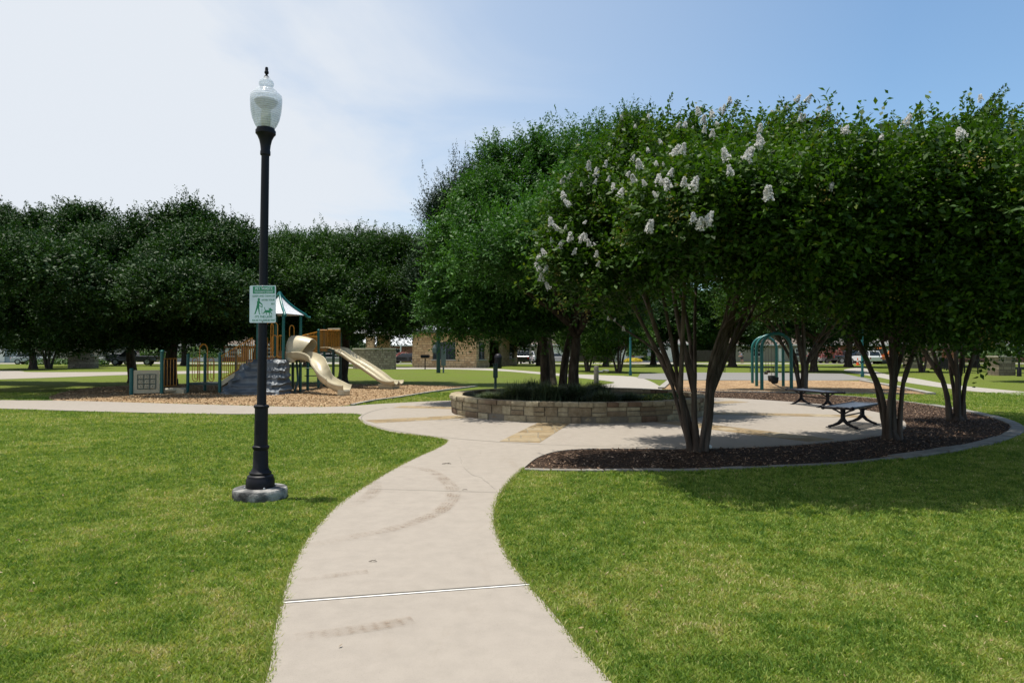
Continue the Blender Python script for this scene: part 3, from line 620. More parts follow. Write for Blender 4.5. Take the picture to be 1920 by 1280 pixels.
def crape(name, base, stems, lobes, label, flowers=(), shootl=(), dens=(3.1, 13, 9), leaf=(0.074, 0.042), group='crape myrtles in the mulch bed', buds=0, rscale=1.0):
    base = Vector(base); root = thing(name, label, 'tree', base, group=group)
    L = [(Vector(l[:3])-base)[:]+tuple(l[3:]) for l in lobes]
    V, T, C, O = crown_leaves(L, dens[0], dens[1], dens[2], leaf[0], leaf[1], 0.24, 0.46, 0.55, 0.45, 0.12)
    if shootl:
        V2, T2, smb = shoots([(Vector(a)-base, Vector(b)-base, c) for a, b, c in shootl], 0.035, leaf[0]*1.15, leaf[1])
        V = np.concatenate([V, V2]); T = np.concatenate([T, T2])
    mb = MB(); ends = []
    for (bx, by, mx_, my_, mz, tx, ty, tz, r) in stems:     # base offset, mid point, top point
        r *= rscale; p0 = Vector((bx, by, -0.05)); p1 = Vector((mx_*.92, my_, mz)); p2 = Vector((tx, ty, tz))
        pts = catmull([p0, p0.lerp(p1, 0.5)+Vector((-mx_*.08+random.uniform(-.05, .05), random.uniform(-.05, .05), 0)), p1, p1.lerp(p2, 0.5)+Vector((random.uniform(-.07, .07), random.uniform(-.07, .07), 0)), p2], 6)
        n = len(pts); mb.tube(pts, [(1.0 if i < 2 else 0.76 if i < 5 else 0.66)*r*(1-0.55*i/(n-1))*(1+0.05*math.sin(i*2.1+bx*30)) for i in range(n)], 10)
        q0 = pts[int(n*.42)]; alt = p2+Vector((random.uniform(-.5, .5), random.uniform(-.5, .5), random.uniform(-.1, .3))); f2 = catmull([q0, q0.lerp(alt, .5)+Vector((random.uniform(-.08, .08), random.uniform(-.08, .08), .05)), alt], 6)
        mb.tube(f2, [r*.62*(1-.5*i/(len(f2)-1)) for i in range(len(f2))], 8); ends.append((alt, r*.35))
        ends.append((p2, r*0.45)); ends.append((pts[int(n*0.66)], r*0.5)); ends.append((p1, r*0.55))
    mb.lathe([(0.20*rscale, -0.05), (0.17*rscale, 0.03), (0.11*rscale, 0.12), (0.03, 0.22)], (0, 0, 0), 12, jit=0.15)
    idx = RNG.permutation(len(C))[:min(len(C), 85)]
    for i in idx:
        c = Vector(C[i]); e = min(ends, key=lambda e: (e[0]-c).length+(2 if e[0].z > c.z else 0)); limb(mb, e[0], c, e[1]*0.55, 0.007, 0.6, 5, 6, 0.05)
    mb.build('trunk', M_CBARK, root, smooth=60)
    quads_object('crown', V, T, L_CRAPE, root)
    for i, (px, py, s, *Y_) in enumerate(flowers):
        p = (A(px, py, Y_[0]) if Y_ else front_hit(px, py, lobes, 1.2))-base; f = bpy.data.objects.new('flower_cluster', FLW[i % 4]); COL.objects.link(f); f.parent = root; f.location = p
        f.rotation_euler = (random.uniform(-.5, .5), random.uniform(-.6, .6), random.random()*6); f.scale = (s*0.52,)*3
    if buds:
        k = RNG.permutation(len(C))[:buds]; k = [i for i in k if O[i][1] < 0.3]
        BV = []; BT = []
        for i in k:
            c = C[i]+O[i]*0.3; n = 40; q = c+RNG.normal(0, 1, (n, 3))*np.array([.06, .06, .09]); ax = nrm(RNG.normal(0, 1, (n, 3))); sd = nrm(np.cross(ax, RNG.normal(0, 1, (n, 3)))); s = 0.013
            BV.append(np.stack([q-ax*s, q+sd*s, q+ax*s, q-sd*s], 1)); BT.append(RNG.random(n))
        quads_object('flower_bud', np.concatenate(BV), np.concatenate(BT), L_BUD, root)
    if shootl:
        for q in smb: q.build('shoot', M_CBARK, root, smooth=60)
    return root
def LB(l): return [tuple(A(px, py, Y))+(r,)+tuple(x) for px, py, Y, r, *x in l]

PLUME[:] = [7, .62, .15, 75, 1.0, .75]
bA = G(1306, 846)
lobA = LB([(1270,430,8.3,0.75),(1350,400,8.0,0.95),(1450,410,8.0,1.0),(1550,400,8.0,1.05),(1420,440,8.2,0.8),(1520,480,8.3,.9),(1580,520,9.2,.9),(1480,500,8.9,.8),(1600,420,9.4,1.0),(1330,470,9.2,.8),(1190,500,9.6,.65),(1110,540,10,.5),(1150,570,10.4,.4),(1085,505,10.2,0.62),(1060,450,10.6,0.50),(1110,425,10.3,0.72),(1170,370,10.6,0.80),(1230,330,10.8,0.85),(1180,450,10.0,0.95),(1290,400,9.6,1.05),(1320,330,10.6,0.95),(1300,475,10.2,1.1),(1400,390,10.2,1.1),(1400,470,10.0,1.1),(1440,330,11.0,0.95),(1490,300,11.2,0.60),(1540,360,11.2,0.95),(1500,430,10.6,1.0),(1540,500,11.0,0.9),
            (1370,400,8.9,0.85),(1250,440,8.9,0.6),(1460,430,8.8,0.75),(1300,360,12.3,1.1),(1400,400,12.6,1.2),(1230,420,12.2,1.0),(1500,410,12.6,1.1),(1560,460,10.0,0.8),(1190,285,11.2,0.38),(1345,292,11.2,0.5),(1500,265,11.4,0.36),(1600,380,11.8,0.8)])
flA = [(1103,320,1.1),(1118,332,1.1),(1134,314,.8),(1045,328,.8),(1062,328,.7),(1200,318,1),(1190,342,.8),(1152,356,.9),(1162,368,.9),(1058,372,1),(1068,386,1),(1262,292,1),(1278,288,.9),(1235,345,1),(1255,355,1.1),(1282,350,.8),(1298,354,1.2),(1232,370,.6),(1215,436,1.15),(1302,418,.9),(1312,432,1.1),(1326,418,1.1),(1035,425,1.1),(1047,432,.9),(1022,478,.9),(1008,488,.9),(1012,508,1.1),(1022,512,.9),(1014,526,1.0),(1030,543,.9),(1070,452,1.1),(1086,450,.9),(1098,452,.8),(1048,466,1),(1118,482,.7),(1076,478,.8),(1105,462,.8),(1365,302,1.1),(1398,302,1.2),(1420,278,1),(1428,272,.9),(1370,330,.9),(1441,376,1.2),(1318,232,1),(1310,215,1),(1335,222,1),(1285,238,.8),(1368,195,1,10.9),(1356,208,.9,10.9),(1311,212,1,10.9),(1304,228,.8,10.9),(1167,226,.7,10.9),(1214,224,.8,10.9),(1450,215,.8,11.1),(1474,205,.9,11.1),(1492,192,1.1,11.2),(1512,192,1.1,11.2),(1552,212,1.1,11.2),(1535,222,.9,11.2),(1498,208,.8,11.2),(1500,228,.9),(1582,250,.8),(1425,248,.7),(1270,240,.7),(1120,500,.6),(1335,258,.7),(1140,600,.5),(1168,618,.6)]
rf_ = random.Random(5); flA += [(1115,345,.6),(1090,350,.5),(1140,340,.6),(1175,330,.6),(1185,300,.6),(1215,285,.6),(1240,270,.6),(1230,310,.5),(1035,455,.6),(1060,430,.5),(1095,420,.5),(1320,250,.6),(1345,235,.6),(1190,240,.5)]; flA += [(x_[0]+rf_.uniform(-22, 22), x_[1]+rf_.uniform(-16, 16), x_[2]*rf_.uniform(.45, .75)) for x_ in rf_.sample(flA, 16)]; flA = flA[:99]
stA = [(-.05,.03,-.30,.05,1.0,-1.30,-.3,2.75,.075),(-.10,-.05,-.36,-.15,1.15,-.75,-.5,3.0,.07),(-.02,-.1,-.10,-.12,1.2,-.35,.2,3.2,.085),(.05,.06,.05,.25,1.2,.2,.7,3.1,.07),(.10,-.04,.28,-.05,1.25,.75,-.1,3.0,.085),(.13,.05,.42,.2,1.2,1.35,.4,3.0,.075),(.02,-.1,.13,-.35,1.4,.35,-.9,2.9,.055),(-.05,.1,-.35,.6,1.3,-.8,1.1,3.0,.06)]
crape('crape_myrtle', bA, stA, lobA, 'large crape myrtle covered in white flower clusters beside the path junction', flA,
      [(A(1300,320,11), A(1368,192,10.9), .05), (A(1400,330,11), A(1492,192,11.2), .05), (A(1430,330,11), A(1512,192,11.2), .06), (A(1480,330,11.2), A(1552,212,11.2), .06), (A(1260,330,11), A(1310,212,10.9), .05), (A(1150,330,10.7), A(1165,225,10.9), .04), (A(1190,330,10.7), A(1215,222,10.9), .04), (A(1330,320,11), A(1382,190,10.8), .05), (A(1490,235,11), A(1560,222,10.6), .05), (A(1520,270,11), A(1618,232,10.8), .06), (A(1160,260,11), A(1172,208,11), .03), (A(1190,260,11), A(1215,212,11), .03), (A(1440,250,11), A(1470,186,11), .05), (A(1300,260,11), A(1306,205,11), .03), (A(1040,420,10.3), A(1012,470,10), .05)], buds=150)
bB = G(1672, 824)
lobB = LB([(1860,332,11.8,.8),(1910,322,11.8,.9),(1650,400,8.1,1.1),(1760,400,8.0,1.2),(1870,400,8.0,1.2),(1980,400,8.2,1.3),(2080,400,9,1.5),(1700,460,8.8,1.0),(1820,450,8.8,1.1),(1950,500,9,1.2),(1900,540,10,1.0),(1640,520,9.6,.8),(1740,540,9.2,.8),(1840,590,9.4,.8),(1880,560,9.4,.9),(1700,480,9.0,.9),(1780,540,8.4,.9),(1900,520,8.6,1.0),(1640,600,11.4,.8),(1740,600,12,.9),(1620,402,12.2,1.0),(1690,332,12.2,0.95),(1760,332,12.2,0.95),(1820,302,12.0,0.65),(1850,257,12.0,0.35),(1590,430,11.8,1.1),(1690,420,11.4,1.25),(1790,410,11.8,1.2),(1650,520,11.8,1.05),(1760,520,11.8,1.1),(1860,480,12.0,1.0),(1700,412,13.8,1.4),(1600,480,13.2,1.0),(1850,382,12.4,0.9),(1700,470,10.2,1.0),(1800,500,10.2,.9),(1570,500,12.4,.9),(1900,410,11.0,.8)])
flB = [(1805,258,1.1),(1697,236,1),(1652,262,.6),(1457,348,.7),(1484,346,.6),(1555,356,.7),(1590,252,.8),(1840,190,.7)]
stB = [(-.12,.0,-.30,.0,1.1,-1.1,-.1,2.7,.08),(-.10,-.08,-.12,-.2,1.2,-.5,-.4,3.0,.07),(.05,.0,.08,.0,1.3,.1,.1,3.2,.10),(.10,.06,.20,.2,1.3,.7,.5,3.1,.075),(.1,-.06,.25,-.1,1.3,1.1,-.3,3.0,.07),(-.03,.1,-.2,.35,1.3,-.4,.9,3.0,.06)]
crape('crape_myrtle', bB, stB, lobB, 'dense dark crape myrtle right of the front bench with a tall leafy shoot', flB,
      [(A(1760,330,12), A(1885,160,11.8), .12), (A(1780,340,12), A(1862,178,11.8), .10), (A(1690,330,12), A(1700,232,12), .04), (A(1720,340,12), A(1765,236,12), .04), (A(1800,265,12), A(1880,183,11.6), .08), (A(1830,290,12), A(1905,250,11.6), .08), (A(1650,280,12), A(1690,225,12), .03), (A(1740,270,12), A(1770,228,12), .03), (A(1640,300,12), A(1622,235,12), .03), (A(1790,260,12), A(1850,200,11.8), .06), (A(1560,360,11.4), A(1500,400,11), .06), (A(1560,300,12), A(1630,222,12), .1), (A(1760,400,10.6), A(1870,365,10.4), .06), (A(1780,480,10.2), A(1880,440,10.0), .06), (A(1830,250,12), A(1890,168,12), .06)], buds=60)
bC = G(1793, 789)
lobC = LB([(1900,590,14,1.1),(1960,580,12.5,1.2),(1830,600,14.6,1.0),(1830,365,15.4,1.3),(1900,335,15.2,1.1),(1880,430,15,1.4),(1780,450,15.6,1.4),(1960,435,15.4,1.4),(1830,540,15,1.2),(1920,520,14.8,1.2),(1730,540,15.6,1.1),(1870,435,17,1.5),(1960,315,15.2,1.0),(1990,500,15.4,1.4)])
stC = [(-.15,.0,-.42,.0,1.2,-1.0,.0,3.0,.09),(-.02,-.05,-.05,-.1,1.3,-.2,.2,3.3,.085),(.10,.05,.20,.1,1.3,.6,.2,3.3,.08),(.08,.1,.1,.35,1.3,.5,.9,3.3,.07),(.18,.0,.34,.0,1.2,1.2,-.1,3.2,.075)]
crape('crape_myrtle', bC, stC, lobC, 'crape myrtle on the far right side of the mulch bed', [], [], dens=(3.2, 10, 8), leaf=(0.078, 0.044), rscale=1.1)
PLUME[:] = [4, .7, .2, 45, 1.0, .7]
bD = G(1505, 731)
lobD = [(bD.x+dx, bD.y+dy, z, r) for dx, dy, z, r in ((-1.6,0,3.6,1.4),(0,0,4.2,1.7),(1.6,.3,3.8,1.5),(0,1.5,4,1.5),(-.8,-1.2,3.6,1.3),(1.0,-1.2,3.5,1.3),(0.3,0,5.3,1.3),(0,-2.2,3.5,1.2),(1.6,-2.0,3.6,1.1),(-1.7,-1.8,3.5,1.1),(2.8,0,3.4,1.1),(-2.7,.3,3.3,1.0))]
stD = [(-.1,0,-.5,0,1.3,-1.6,0,2.9,.10),(0,0,.05,0,1.3,.1,.2,3.3,.17),(.1,0,.35,.1,1.4,1.3,.1,3.2,.11),(-.05,.1,-.1,.4,1.3,-.5,.9,3.2,.09)]
crape('crape_myrtle', bD, stD, lobD, 'crape myrtle with forked dark trunks standing beside the swing set', [], [], dens=(1.8, 9, 7), leaf=(0.11, 0.065), group='crape myrtles in the lawn', rscale=1.2)
# a nearer neighbour just outside the frame, whose shade falls on the right of the lawn
def tree(name, base, lobes, m, bark, label, trunks, dens, leaf, rc=0.5, sprayL=0.45, upness=0.45, droop=0.0, nbr=45, group=None, cat='tree', shell=0.5):
    base = Vector(base); root = thing(name, label, cat, base, group=group)
    L = [(Vector(l[:3])-base)[:]+tuple(l[3:]) for l in lobes]
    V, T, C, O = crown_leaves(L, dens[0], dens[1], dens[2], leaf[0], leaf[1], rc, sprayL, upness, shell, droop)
    mb = MB(); forks = []
    for (bx, by, tx, ty, tz, r) in trunks:
        p0 = Vector((bx, by, -0.1)); p1 = Vector((tx, ty, tz)); pts = limb(mb, p0, p1, r, r*0.62, 0.15, 12, 8)
        mb.lathe([(r*1.45, 0), (r*1.18, 0.12), (r*1.0, 0.4)], (bx, by, -0.05), 12, jit=0.08)
        forks.append((pts[-1], r*0.6))
    big = sorted(L, key=lambda l: -l[3])[:9]; sub = []
    for l in big:
        f = min(forks, key=lambda f: (f[0]-Vector(l[:3])).length); pts = limb(mb, f[0]-Vector((0, 0, .2)), l[:3], f[1]*0.75, f[1]*0.25, 0.5, 8, 7, 0.06); sub += [(p, f[1]*0.3) for p in pts[3:]]
    for i in RNG.permutation(len(C))[:nbr]:
        c = Vector(C[i]); e = min(sub, key=lambda e: (e[0]-c).length); limb(mb, e[0], c, e[1]*0.6, 0.012, 0.5, 5, 5, 0.04)
    mb.build('trunk', bark, root, smooth=60)
    quads_object('crown', V, T, m, root); return root

# planter trees (ash)
def bx(p): return tuple(p)
eb = Vector((1.25, 23.4, 0))
PLUME[:] = [3.2, .9, .30, 80, 1.0, .75]
lobE = LB([(838,600,21.2,.85),(898,605,20.8,.85),(925,605,20.6,.85),(990,600,20.6,.9),(1040,600,21,.8),(1120,580,21.4,1.2),(1180,590,22.6,1.2),(880,450,20.8,1.35),(888,530,20.3,1.15),(853,480,21.4,.75),(843,560,21,.7),(960,380,22.4,1.7),(905,380,22.5,.9),(1045,330,23,1.8),(1110,290,23.8,1.15),(1010,300,23,.7),(940,310,23.4,.7),(1000,480,21,1.9),(1100,430,21.4,2.0),(940,570,20.6,1.15),(1180,360,23.8,1.6),(1065,545,20.8,1.3),(1190,480,23,1.8),(898,400,22,.85),(1000,420,25,2.2),(1110,520,24,1.9),(1120,262,24,.6),(1060,262,23.6,.6),(990,285,23.6,.5),(873,570,20.8,.7),(1180,250,24.5,.7)])
tree('ash_tree', eb, lobE, L_ASH, M_BARK, 'big rounded green ash tree with three dark trunks behind the stone planter',
     [(-.02,0,-.35,-.2,3.0,.20),(.42,.2,.9,.3,2.9,.17)], (2.6, 11, 10), (0.115, 0.045), 0.5, 0.5, 0.35, 0.15, 60)
fb = Vector((1.82, 20.2, 0.32))
lobF = [(-.6,16.6,3.9,1.2),(.8,15.8,4.2,1.2),(2.2,15.7,4.0,1.2),(3.6,16.2,3.9,1.2),(4.6,17.6,4.0,1.2),(1.4,17.2,4.6,1.5),(3.0,17.6,4.4,1.4),(.2,18,4.2,1.3),(fb.x-1.4,fb.y+.2,4.4,1.1),(fb.x+1.6,fb.y,4.3,1.3),(fb.x+.2,fb.y-1.3,4.1,1.2),(fb.x+.3,fb.y+1.3,4.6,1.5),(fb.x,fb.y,5.8,1.6),(fb.x+2.8,fb.y+.5,4.0,1.0),(fb.x-2.4,fb.y-.6,3.6,.8),(fb.x+1.4,fb.y-1.4,3.6,.9),(fb.x-1.0,fb.y-1.2,3.5,.8)]
tree('ash_tree', fb, lobF, L_ASH, M_BARK, 'ash tree with a forked brown trunk growing inside the round stone planter',
     [(0,0,.08,0,1.9,.19)], (2.4, 11, 10), (0.115, 0.045), 0.5, 0.5, 0.35, 0.15, 40)
# cedar elm behind, dark spiky outline
PLUME[:] = [5, 1.5, .20, 80, .45, 1.3]
gb = Vector((1.95, 33.5, 0))
lobG = LB([(838,408,33.5,1.5,2.0),(878,378,33.5,1.7,2.2),(908,358,34,1.2,1.6),(823,408,33.4,.8,1.1),(875,468,33.5,2.2),(925,508,33.5,2.2),(820,478,33.4,1.1),(795,528,33.6,1.3),(855,548,33.2,1.9),(805,588,33.4,1.2)])
tree('cedar_elm', gb, lobG, L_CEDAR, M_BARK, 'tall dark spiky cedar elm showing behind the left side of the ash', [(0,0,-.2,.2,3.2,.24)], (2.3, 9, 11), (0.10, 0.05), 0.45, 0.75, 1.1, 0.0, 40)
# left oaks
PLUME[:] = [2.6, 1.0, .34, 75, 1.0, .75]
hb = G(318, 724)
lobH = LB([(290,545,24.6,1.3),(370,550,24.8,1.2),(440,560,26,1.1),(300,560,27,1.5),(380,560,27.2,1.5),(220,575,27,1.3),(440,570,28,1.4),(330,500,28,1.6),(340,620,30,1.1),(400,620,31,1.1),(450,610,31,1.0),(260,625,31,1.0),(300,640,32,.7),(240,475,31,2.2),(330,450,31,1.6),(310,430,31.5,1.1),(400,465,31,1.9),(450,480,31,1.5),(350,500,29.4,2.3),(270,540,29.5,1.7),(420,540,30,1.7),(470,540,31,1.2),(300,590,29.3,1.0),(250,610,29.0,.75),(300,495,33,2.6),(400,500,33,2.4),(210,500,30.5,1.7),(440,455,31.5,1.0),(375,420,31.5,.8),(340,400,31.5,.6),(420,590,31,.9)])
tree('live_oak', hb, lobH, L_OAK, M_BARK, 'broad dark live oak with a thick trunk between the game panel and the arched rails', [(0,0,.15,0,2.3,.34)], (2.3, 11, 9), (0.125, 0.062), 0.55, 0.5, 0.4, 0, 45, group='live oaks beside the playground')
ib = G(251, 717)
lobI = LB([(120,520,24.5,1.6),(30,510,24.5,1.8),(190,560,25.5,1.2),(60,575,27.5,1.7),(140,585,27,1.6),(100,520,29,1.8),(190,600,29,1.3),(20,600,27.5,1.4),(110,630,33,1.2),(170,640,34,1.0),(60,640,34,1.2),(210,640,33.5,.8),(150,472,35,2.2),(130,432,35,1.5),(150,407,35,.8),(100,500,34.5,2.1),(190,480,34,1.8),(60,492,35,2.0),(120,560,34,1.9),(190,560,34,1.8),(230,540,33,1.7),(50,550,35,1.8),(215,610,33,1.0),(170,422,35.5,.9)])
tree('live_oak', ib, lobI, L_OAK, M_BARK, 'dark live oak whose trunk rises right behind the square game panel', [(0,0,-.3,0,2.6,.28)], (2.0, 11, 9), (0.13, 0.065), 0.55, 0.5, 0.4, 0, 45, group='live oaks beside the playground')
jb = G(20, 716)
lobJ = LB([(-60,500,24.5,2.0),(-30,560,28,2.0),(10,630,35,1.2),(-70,630,34,1.5),(30,520,31,1.8),(-20,462,36,2.2),(40,452,36,1.7),(-60,500,36,2.4),(20,520,35,2.2),(60,600,35,1.4),(-30,600,35,1.8),(0,422,36.5,1.1),(75,427,36.5,.8),(-100,472,36,2.2),(90,610,35,.9),(-110,590,36,2)])
jb = Vector((-31.0, 37, 0))
tree('live_oak', jb, lobJ, L_OAK, M_BARK, 'dark live oak cut off by the left edge of the view', [(0,0,.8,0,2.8,.26)], (2.0, 11, 9), (0.13, 0.065), 0.55, 0.5, 0.4, 0, 40, group='live oaks beside the playground')
kb = G(642, 719)
lobK = LB([(490,495,36,1.6),(500,520,35,1.5),(780,480,36,1.4),(770,530,35,1.3),(720,490,36,1.4),(660,475,36,1.3),(590,482,36,1.3),(740,618,34.2,1.0),(690,616,34,1.0),(785,600,35,.9),(530,615,34.5,1.0),(600,618,34,.9),(640,600,32,1.2),(560,490,35,2.0),(620,490,35,1.9),(680,480,35,1.8),(740,490,36,1.7),(540,530,34,1.8),(600,540,33,2.0),(680,545,33.5,2.0),(750,550,35,1.7),(620,470,36,1.2),(560,475,36,1.0),(700,480,36,.8),(520,480,36,1.2),(580,590,34,1.2),(700,590,34,1.3),(770,570,36,1.2),(640,520,37,2.6),(520,570,35,1.4),(745,600,34.5,.9)])
tree('elm_tree', kb, lobK, L_ELM, M_BARK, 'wide green elm with its trunk behind the straight double slide', [(0,0,.2,0,2.6,.26)], (2.3, 11, 9), (0.12, 0.055), 0.5, 0.6, 0.6, 0.1, 45)
# mid and far trees: two prototypes copied
def proto(name, base, m, h, r, label, dens, leaf, tr, group, bark=M_BARK, nbr=25, multi=False, seed=0):
    rs = random.Random(seed); lob = [(0, 0, h*0.62, r*0.75)]
    for k in range(9):
        a = k*0.7*PI+rs.random(); rr = r*rs.uniform(.5, .72); lob.append((math.cos(a)*rr, math.sin(a)*rr, h*rs.uniform(.30, .74), r*rs.uniform(.36, .52)))
    for k in range(3): lob.append((rs.uniform(-.3, .3)*r, rs.uniform(-.3, .3)*r, h*rs.uniform(.82, .9), r*rs.uniform(.25, .35)))
    trk = [(0, 0, .15, 0, h*0.36, tr)] if not multi else [(-.12, 0, -.6, 0, h*0.38, tr*.6), (0, .05, .1, .2, h*.4, tr*.7), (.12, 0, .65, 0, h*.38, tr*.6), (.02, -.1, .2, -.5, h*.38, tr*.5)]
    t = tree(name, (0, 0, 0), lob, m, bark, label, trk, dens, leaf, 0.6, 0.6, 0.45, 0, nbr, group=group); t.location = base; return t
PLUME[:] = [.6, 1.2, .4, 30, 1.0, .7]
far_g = 'shade trees spread over the far lawn and street'
pt1 = proto('shade_tree', G(1373, 687.5), L_ELM, 9.5, 6.0, 'shade tree with a thick dark trunk on the far lawn left of the swing set', (0.8, 10, 8), (0.25, 0.13), 0.45, far_g, seed=1)
pt2 = proto('shade_tree', G(1526, 697), L_OAK, 7.8, 5.2, 'shade tree with a straight trunk just beyond the court, right of the swing set', (0.9, 10, 8), (0.21, 0.11), 0.32, far_g, seed=2)
spots = [(pt1, 1591, 688, .95, 'shade tree whose trunk stands left of the teal court lamp by the path bend'), (pt1, 1012, 685, 1.0, 'shade tree on the far lawn just left of the ash trunks'),
 (pt2, 1136, 687, 1.1, 'shade tree on the far lawn between two clumps of small crape myrtles'), (pt2, 62, 692, 1.1, 'shade tree with a thin trunk left of the stone entrance wall'), (pt1, 345, 685, .9, 'shade tree across the street behind the arched rails'),
 (pt2, 1830, 688, 1.15, 'shade tree behind the iron fence at the far right'), (pt1, 1960, 692, 1.0, 'shade tree just past the right edge of the view'), (pt2, 1270, 685.5, 1.2, 'shade tree on the far lawn in front of the grey house'),
 (pt1, 1745, 686, 1.0, 'shade tree at the street behind the small crape myrtle'), (pt2, 575, 686, 1.25, 'shade tree at the street behind the roofed play tower'), (pt1, 480, 684.5, 1.0, 'shade tree at the street behind the orange stair rail'),
 (pt2, 1225, 684, 1.2, 'shade tree at the street right of the teal lamp pole'), (pt2, 170, 686, 1.0, 'shade tree directly behind the stone entrance wall')]
for k, (p, px, py, s, lab) in enumerate(spots): dup(p, G(px, py), k*1.3, lab, s)
dup(pt2, G(2060, 716), 2.2, 'shade tree beyond the right edge of the view shading the far right lawn', 1.0)
# extra mid canopy near the right
cp = proto('crape_myrtle', G(1159, 698.5), L_CRAPE, 5.4, 2.5, 'small many stemmed crape myrtle on the far lawn left of the teal lamp pole', (0.9, 8, 7), (0.15, 0.08), 0.16, 'small crape myrtles on the far lawn', M_CBARK, 20, True, 3)
for px, py, lab, s in ((1102, 696, 'small many stemmed crape myrtle on the far lawn left of the drinking fountain', 1), (1728, 697.5, 'small many stemmed crape myrtle in front of the stone fence piers', 1.05), (92, 690.5, 'spreading many stemmed crape myrtle left of the stone entrance wall', 1.3)):
    dup(cp, G(px, py), px, lab, s)
# wooded skyline behind the houses
k = 0
for i in range(22):
    x = -118+i*11.5+random.uniform(-3, 3); y = random.uniform(122, 138)
    dup((pt1, pt2)[i % 2], (x, y, 0), i*1.9, 'dark leafy tree in the row behind the far houses', random.uniform(1.15, 1.5))['group'] = 'trees behind the far houses'
# tree on the left edge near the playground sidewalk whose shade lies on the lawn is jb above

n = 150000; x = RNG.uniform(-230, 230, n); y = 143+RNG.random(n)*10; top = 5.5+3.5*nz2(x, y*0, .08, 4)+1.5*nz2(x, y*0, .5, 2); z = top*RNG.random(n)**.8
c = np.stack([x, y, z], 1); ax = nrm(RNG.normal(0, 1, (n, 3))); nr = nrm(RNG.normal(0, .6, (n, 3))+np.array([0, -.7, .6])); sd = nrm(np.cross(ax, nr)); l = (.32+.3*RNG.random(n))[:, None]
tag(quads_object('woodland', np.stack([c-ax*l, c+sd*l*.6, c+ax*l, c-sd*l*.6], 1), RNG.random(n)*.8, L_OAK), 'dark band of trees closing the view beyond the houses', 'woodland', kind='stuff')
# ------------------------------------------------------------------ stone planter
root = thing('stone_planter', 'low round planter of coursed tan stone in the middle of the plaza', 'planter', PC)
STONE = [(0.1560, 0.1020, 0.0720), (0.2040, 0.1620, 0.1140), (0.2520, 0.2100, 0.1440), (0.2820, 0.2460, 0.1740), (0.3360, 0.2940, 0.2040), (0.3960, 0.3540, 0.2580)]
m, nt, b = newmat('planter_stone')
at = N(nt, 'ShaderNodeAttribute', attribute_name='tone')
c = ramp(nt, at.outputs['Fac'], sorted(STONE, key=lambda c: c[0]), 0, 1)
c = mixc(nt, 0.85, c, ramp(nt, noisetex(nt, 7, 8, .7), [(0.62, 0.58, 0.52), (1.1, 1.08, 1.05)], .35, .62), 'MULTIPLY')
nt.links.new(c, b.inputs['Base Color']); b.inputs['Roughness'].default_value = .95; b.inputs['Specular IOR Level'].default_value = .15
bump(nt, b, noisetex(nt, 18, 7, .7), .9, .02); M_PST = m
def arc_blocks(rows, r_out, depth, gap=0.008, name='wall', jitter=0.045):
    vs = []; fs = []; tn = []
    def blk(a0, a1, z0, z1, r, dp, tone):
        seg = max(2, int((a1-a0)*r/0.12)); o = len(vs); g = gap/r
        a0 += g/2; a1 -= g/2
        for k in range(seg+1):
            a = a0+(a1-a0)*k/seg; ch = 0.006 if k in (0, seg) else 0
            for rr, z in ((r-dp, z0), (r-ch, z0), (r+0.006-ch, (z0+z1)/2), (r-ch, z1), (r-dp, z1)):
                rr2 = rr+random.uniform(-.002, .002) if rr > r-dp else rr
                vs.append((math.cos(a)*rr2, math.sin(a)*rr2, z)); tn.append(tone)
        for k in range(seg):
            for q in range(5):
                q2 = (q+1) % 5; fs.append((o+k*5+q, o+k*5+q2, o+(k+1)*5+q2, o+(k+1)*5+q))
        fs.append(tuple(o+q for q in range(4, -1, -1))); fs.append(tuple(o+seg*5+q for q in range(5)))
    for z0, z1, lmin, lmax, ro, dp, split in rows:
        a = random.random(); end = a+2*PI
        while a < end-0.01:
            l = random.uniform(lmin, lmax)/ro; a1 = min(a+l, end)
            if end-a1 < lmin/ro*0.7: a1 = end
            rr = ro+random.uniform(-jitter, jitter)*0.5
            if split and random.random() < 0.5:
                zm = z0+(z1-z0)*random.uniform(.4, .6); blk(a, a1, z0+gap/2, zm-gap/2, rr, dp, random.random()); blk(a, a1, zm+gap/2, z1-gap/2, rr+random.uniform(-.01, .01), dp, random.random())
            else: blk(a, a1, z0+gap/2, z1-gap/2, rr, dp, random.random())
            a = a1
    me = bpy.data.meshes.new(name); me.from_pydata(vs, [], fs); bm = bmesh.new(); bm.from_mesh(me); bmesh.ops.recalc_face_normals(bm, faces=bm.faces); bm.to_mesh(me); bm.free()
    at = me.attributes.new('tone', 'FLOAT', 'POINT'); at.data.foreach_set('value', tn); me.materials.append(M_PST)
    o = bpy.data.objects.new(name, me); COL.objects.link(o); o.parent = root; return o
arc_blocks([(0.02, .17, .22, .6, PR-.02, .2, False), (.17, .38, .22, .6, PR-.015, .2, True)], PR, .2, 0.018)
arc_blocks([(.38, .49, .16, .42, PR+.02, .32, False)], PR, .3, 0.014, 'cap')
mb = MB(); n = 96; vs = []
for k in range(n):
    a = 2*PI*k/n
    for rr, z in ((PR-.26, .0), (PR-.035, .0), (PR-.035, .465), (PR-.27, .465)): vs.append((math.cos(a)*rr, math.sin(a)*rr, z))
mb.add(vs, [(k*4+q, k*4+(q+1) % 4, ((k+1) % n)*4+(q+1) % 4, ((k+1) % n)*4+q) for k in range(n) for q in range(4)])
mb.build('mortar_core', mat('mortar', (0.16, 0.14, 0.11), 20, .95), root)
mb = MB(); vs = [(0, 0, .33)]; fs = []
for j in range(1, 9):
    for k in range(40):
        a = 2*PI*k/40; r = (PR-.25)*j/8; vs.append((math.cos(a)*r, math.sin(a)*r, .30+0.04*math.sin(k*.9+j)*(j < 8)))
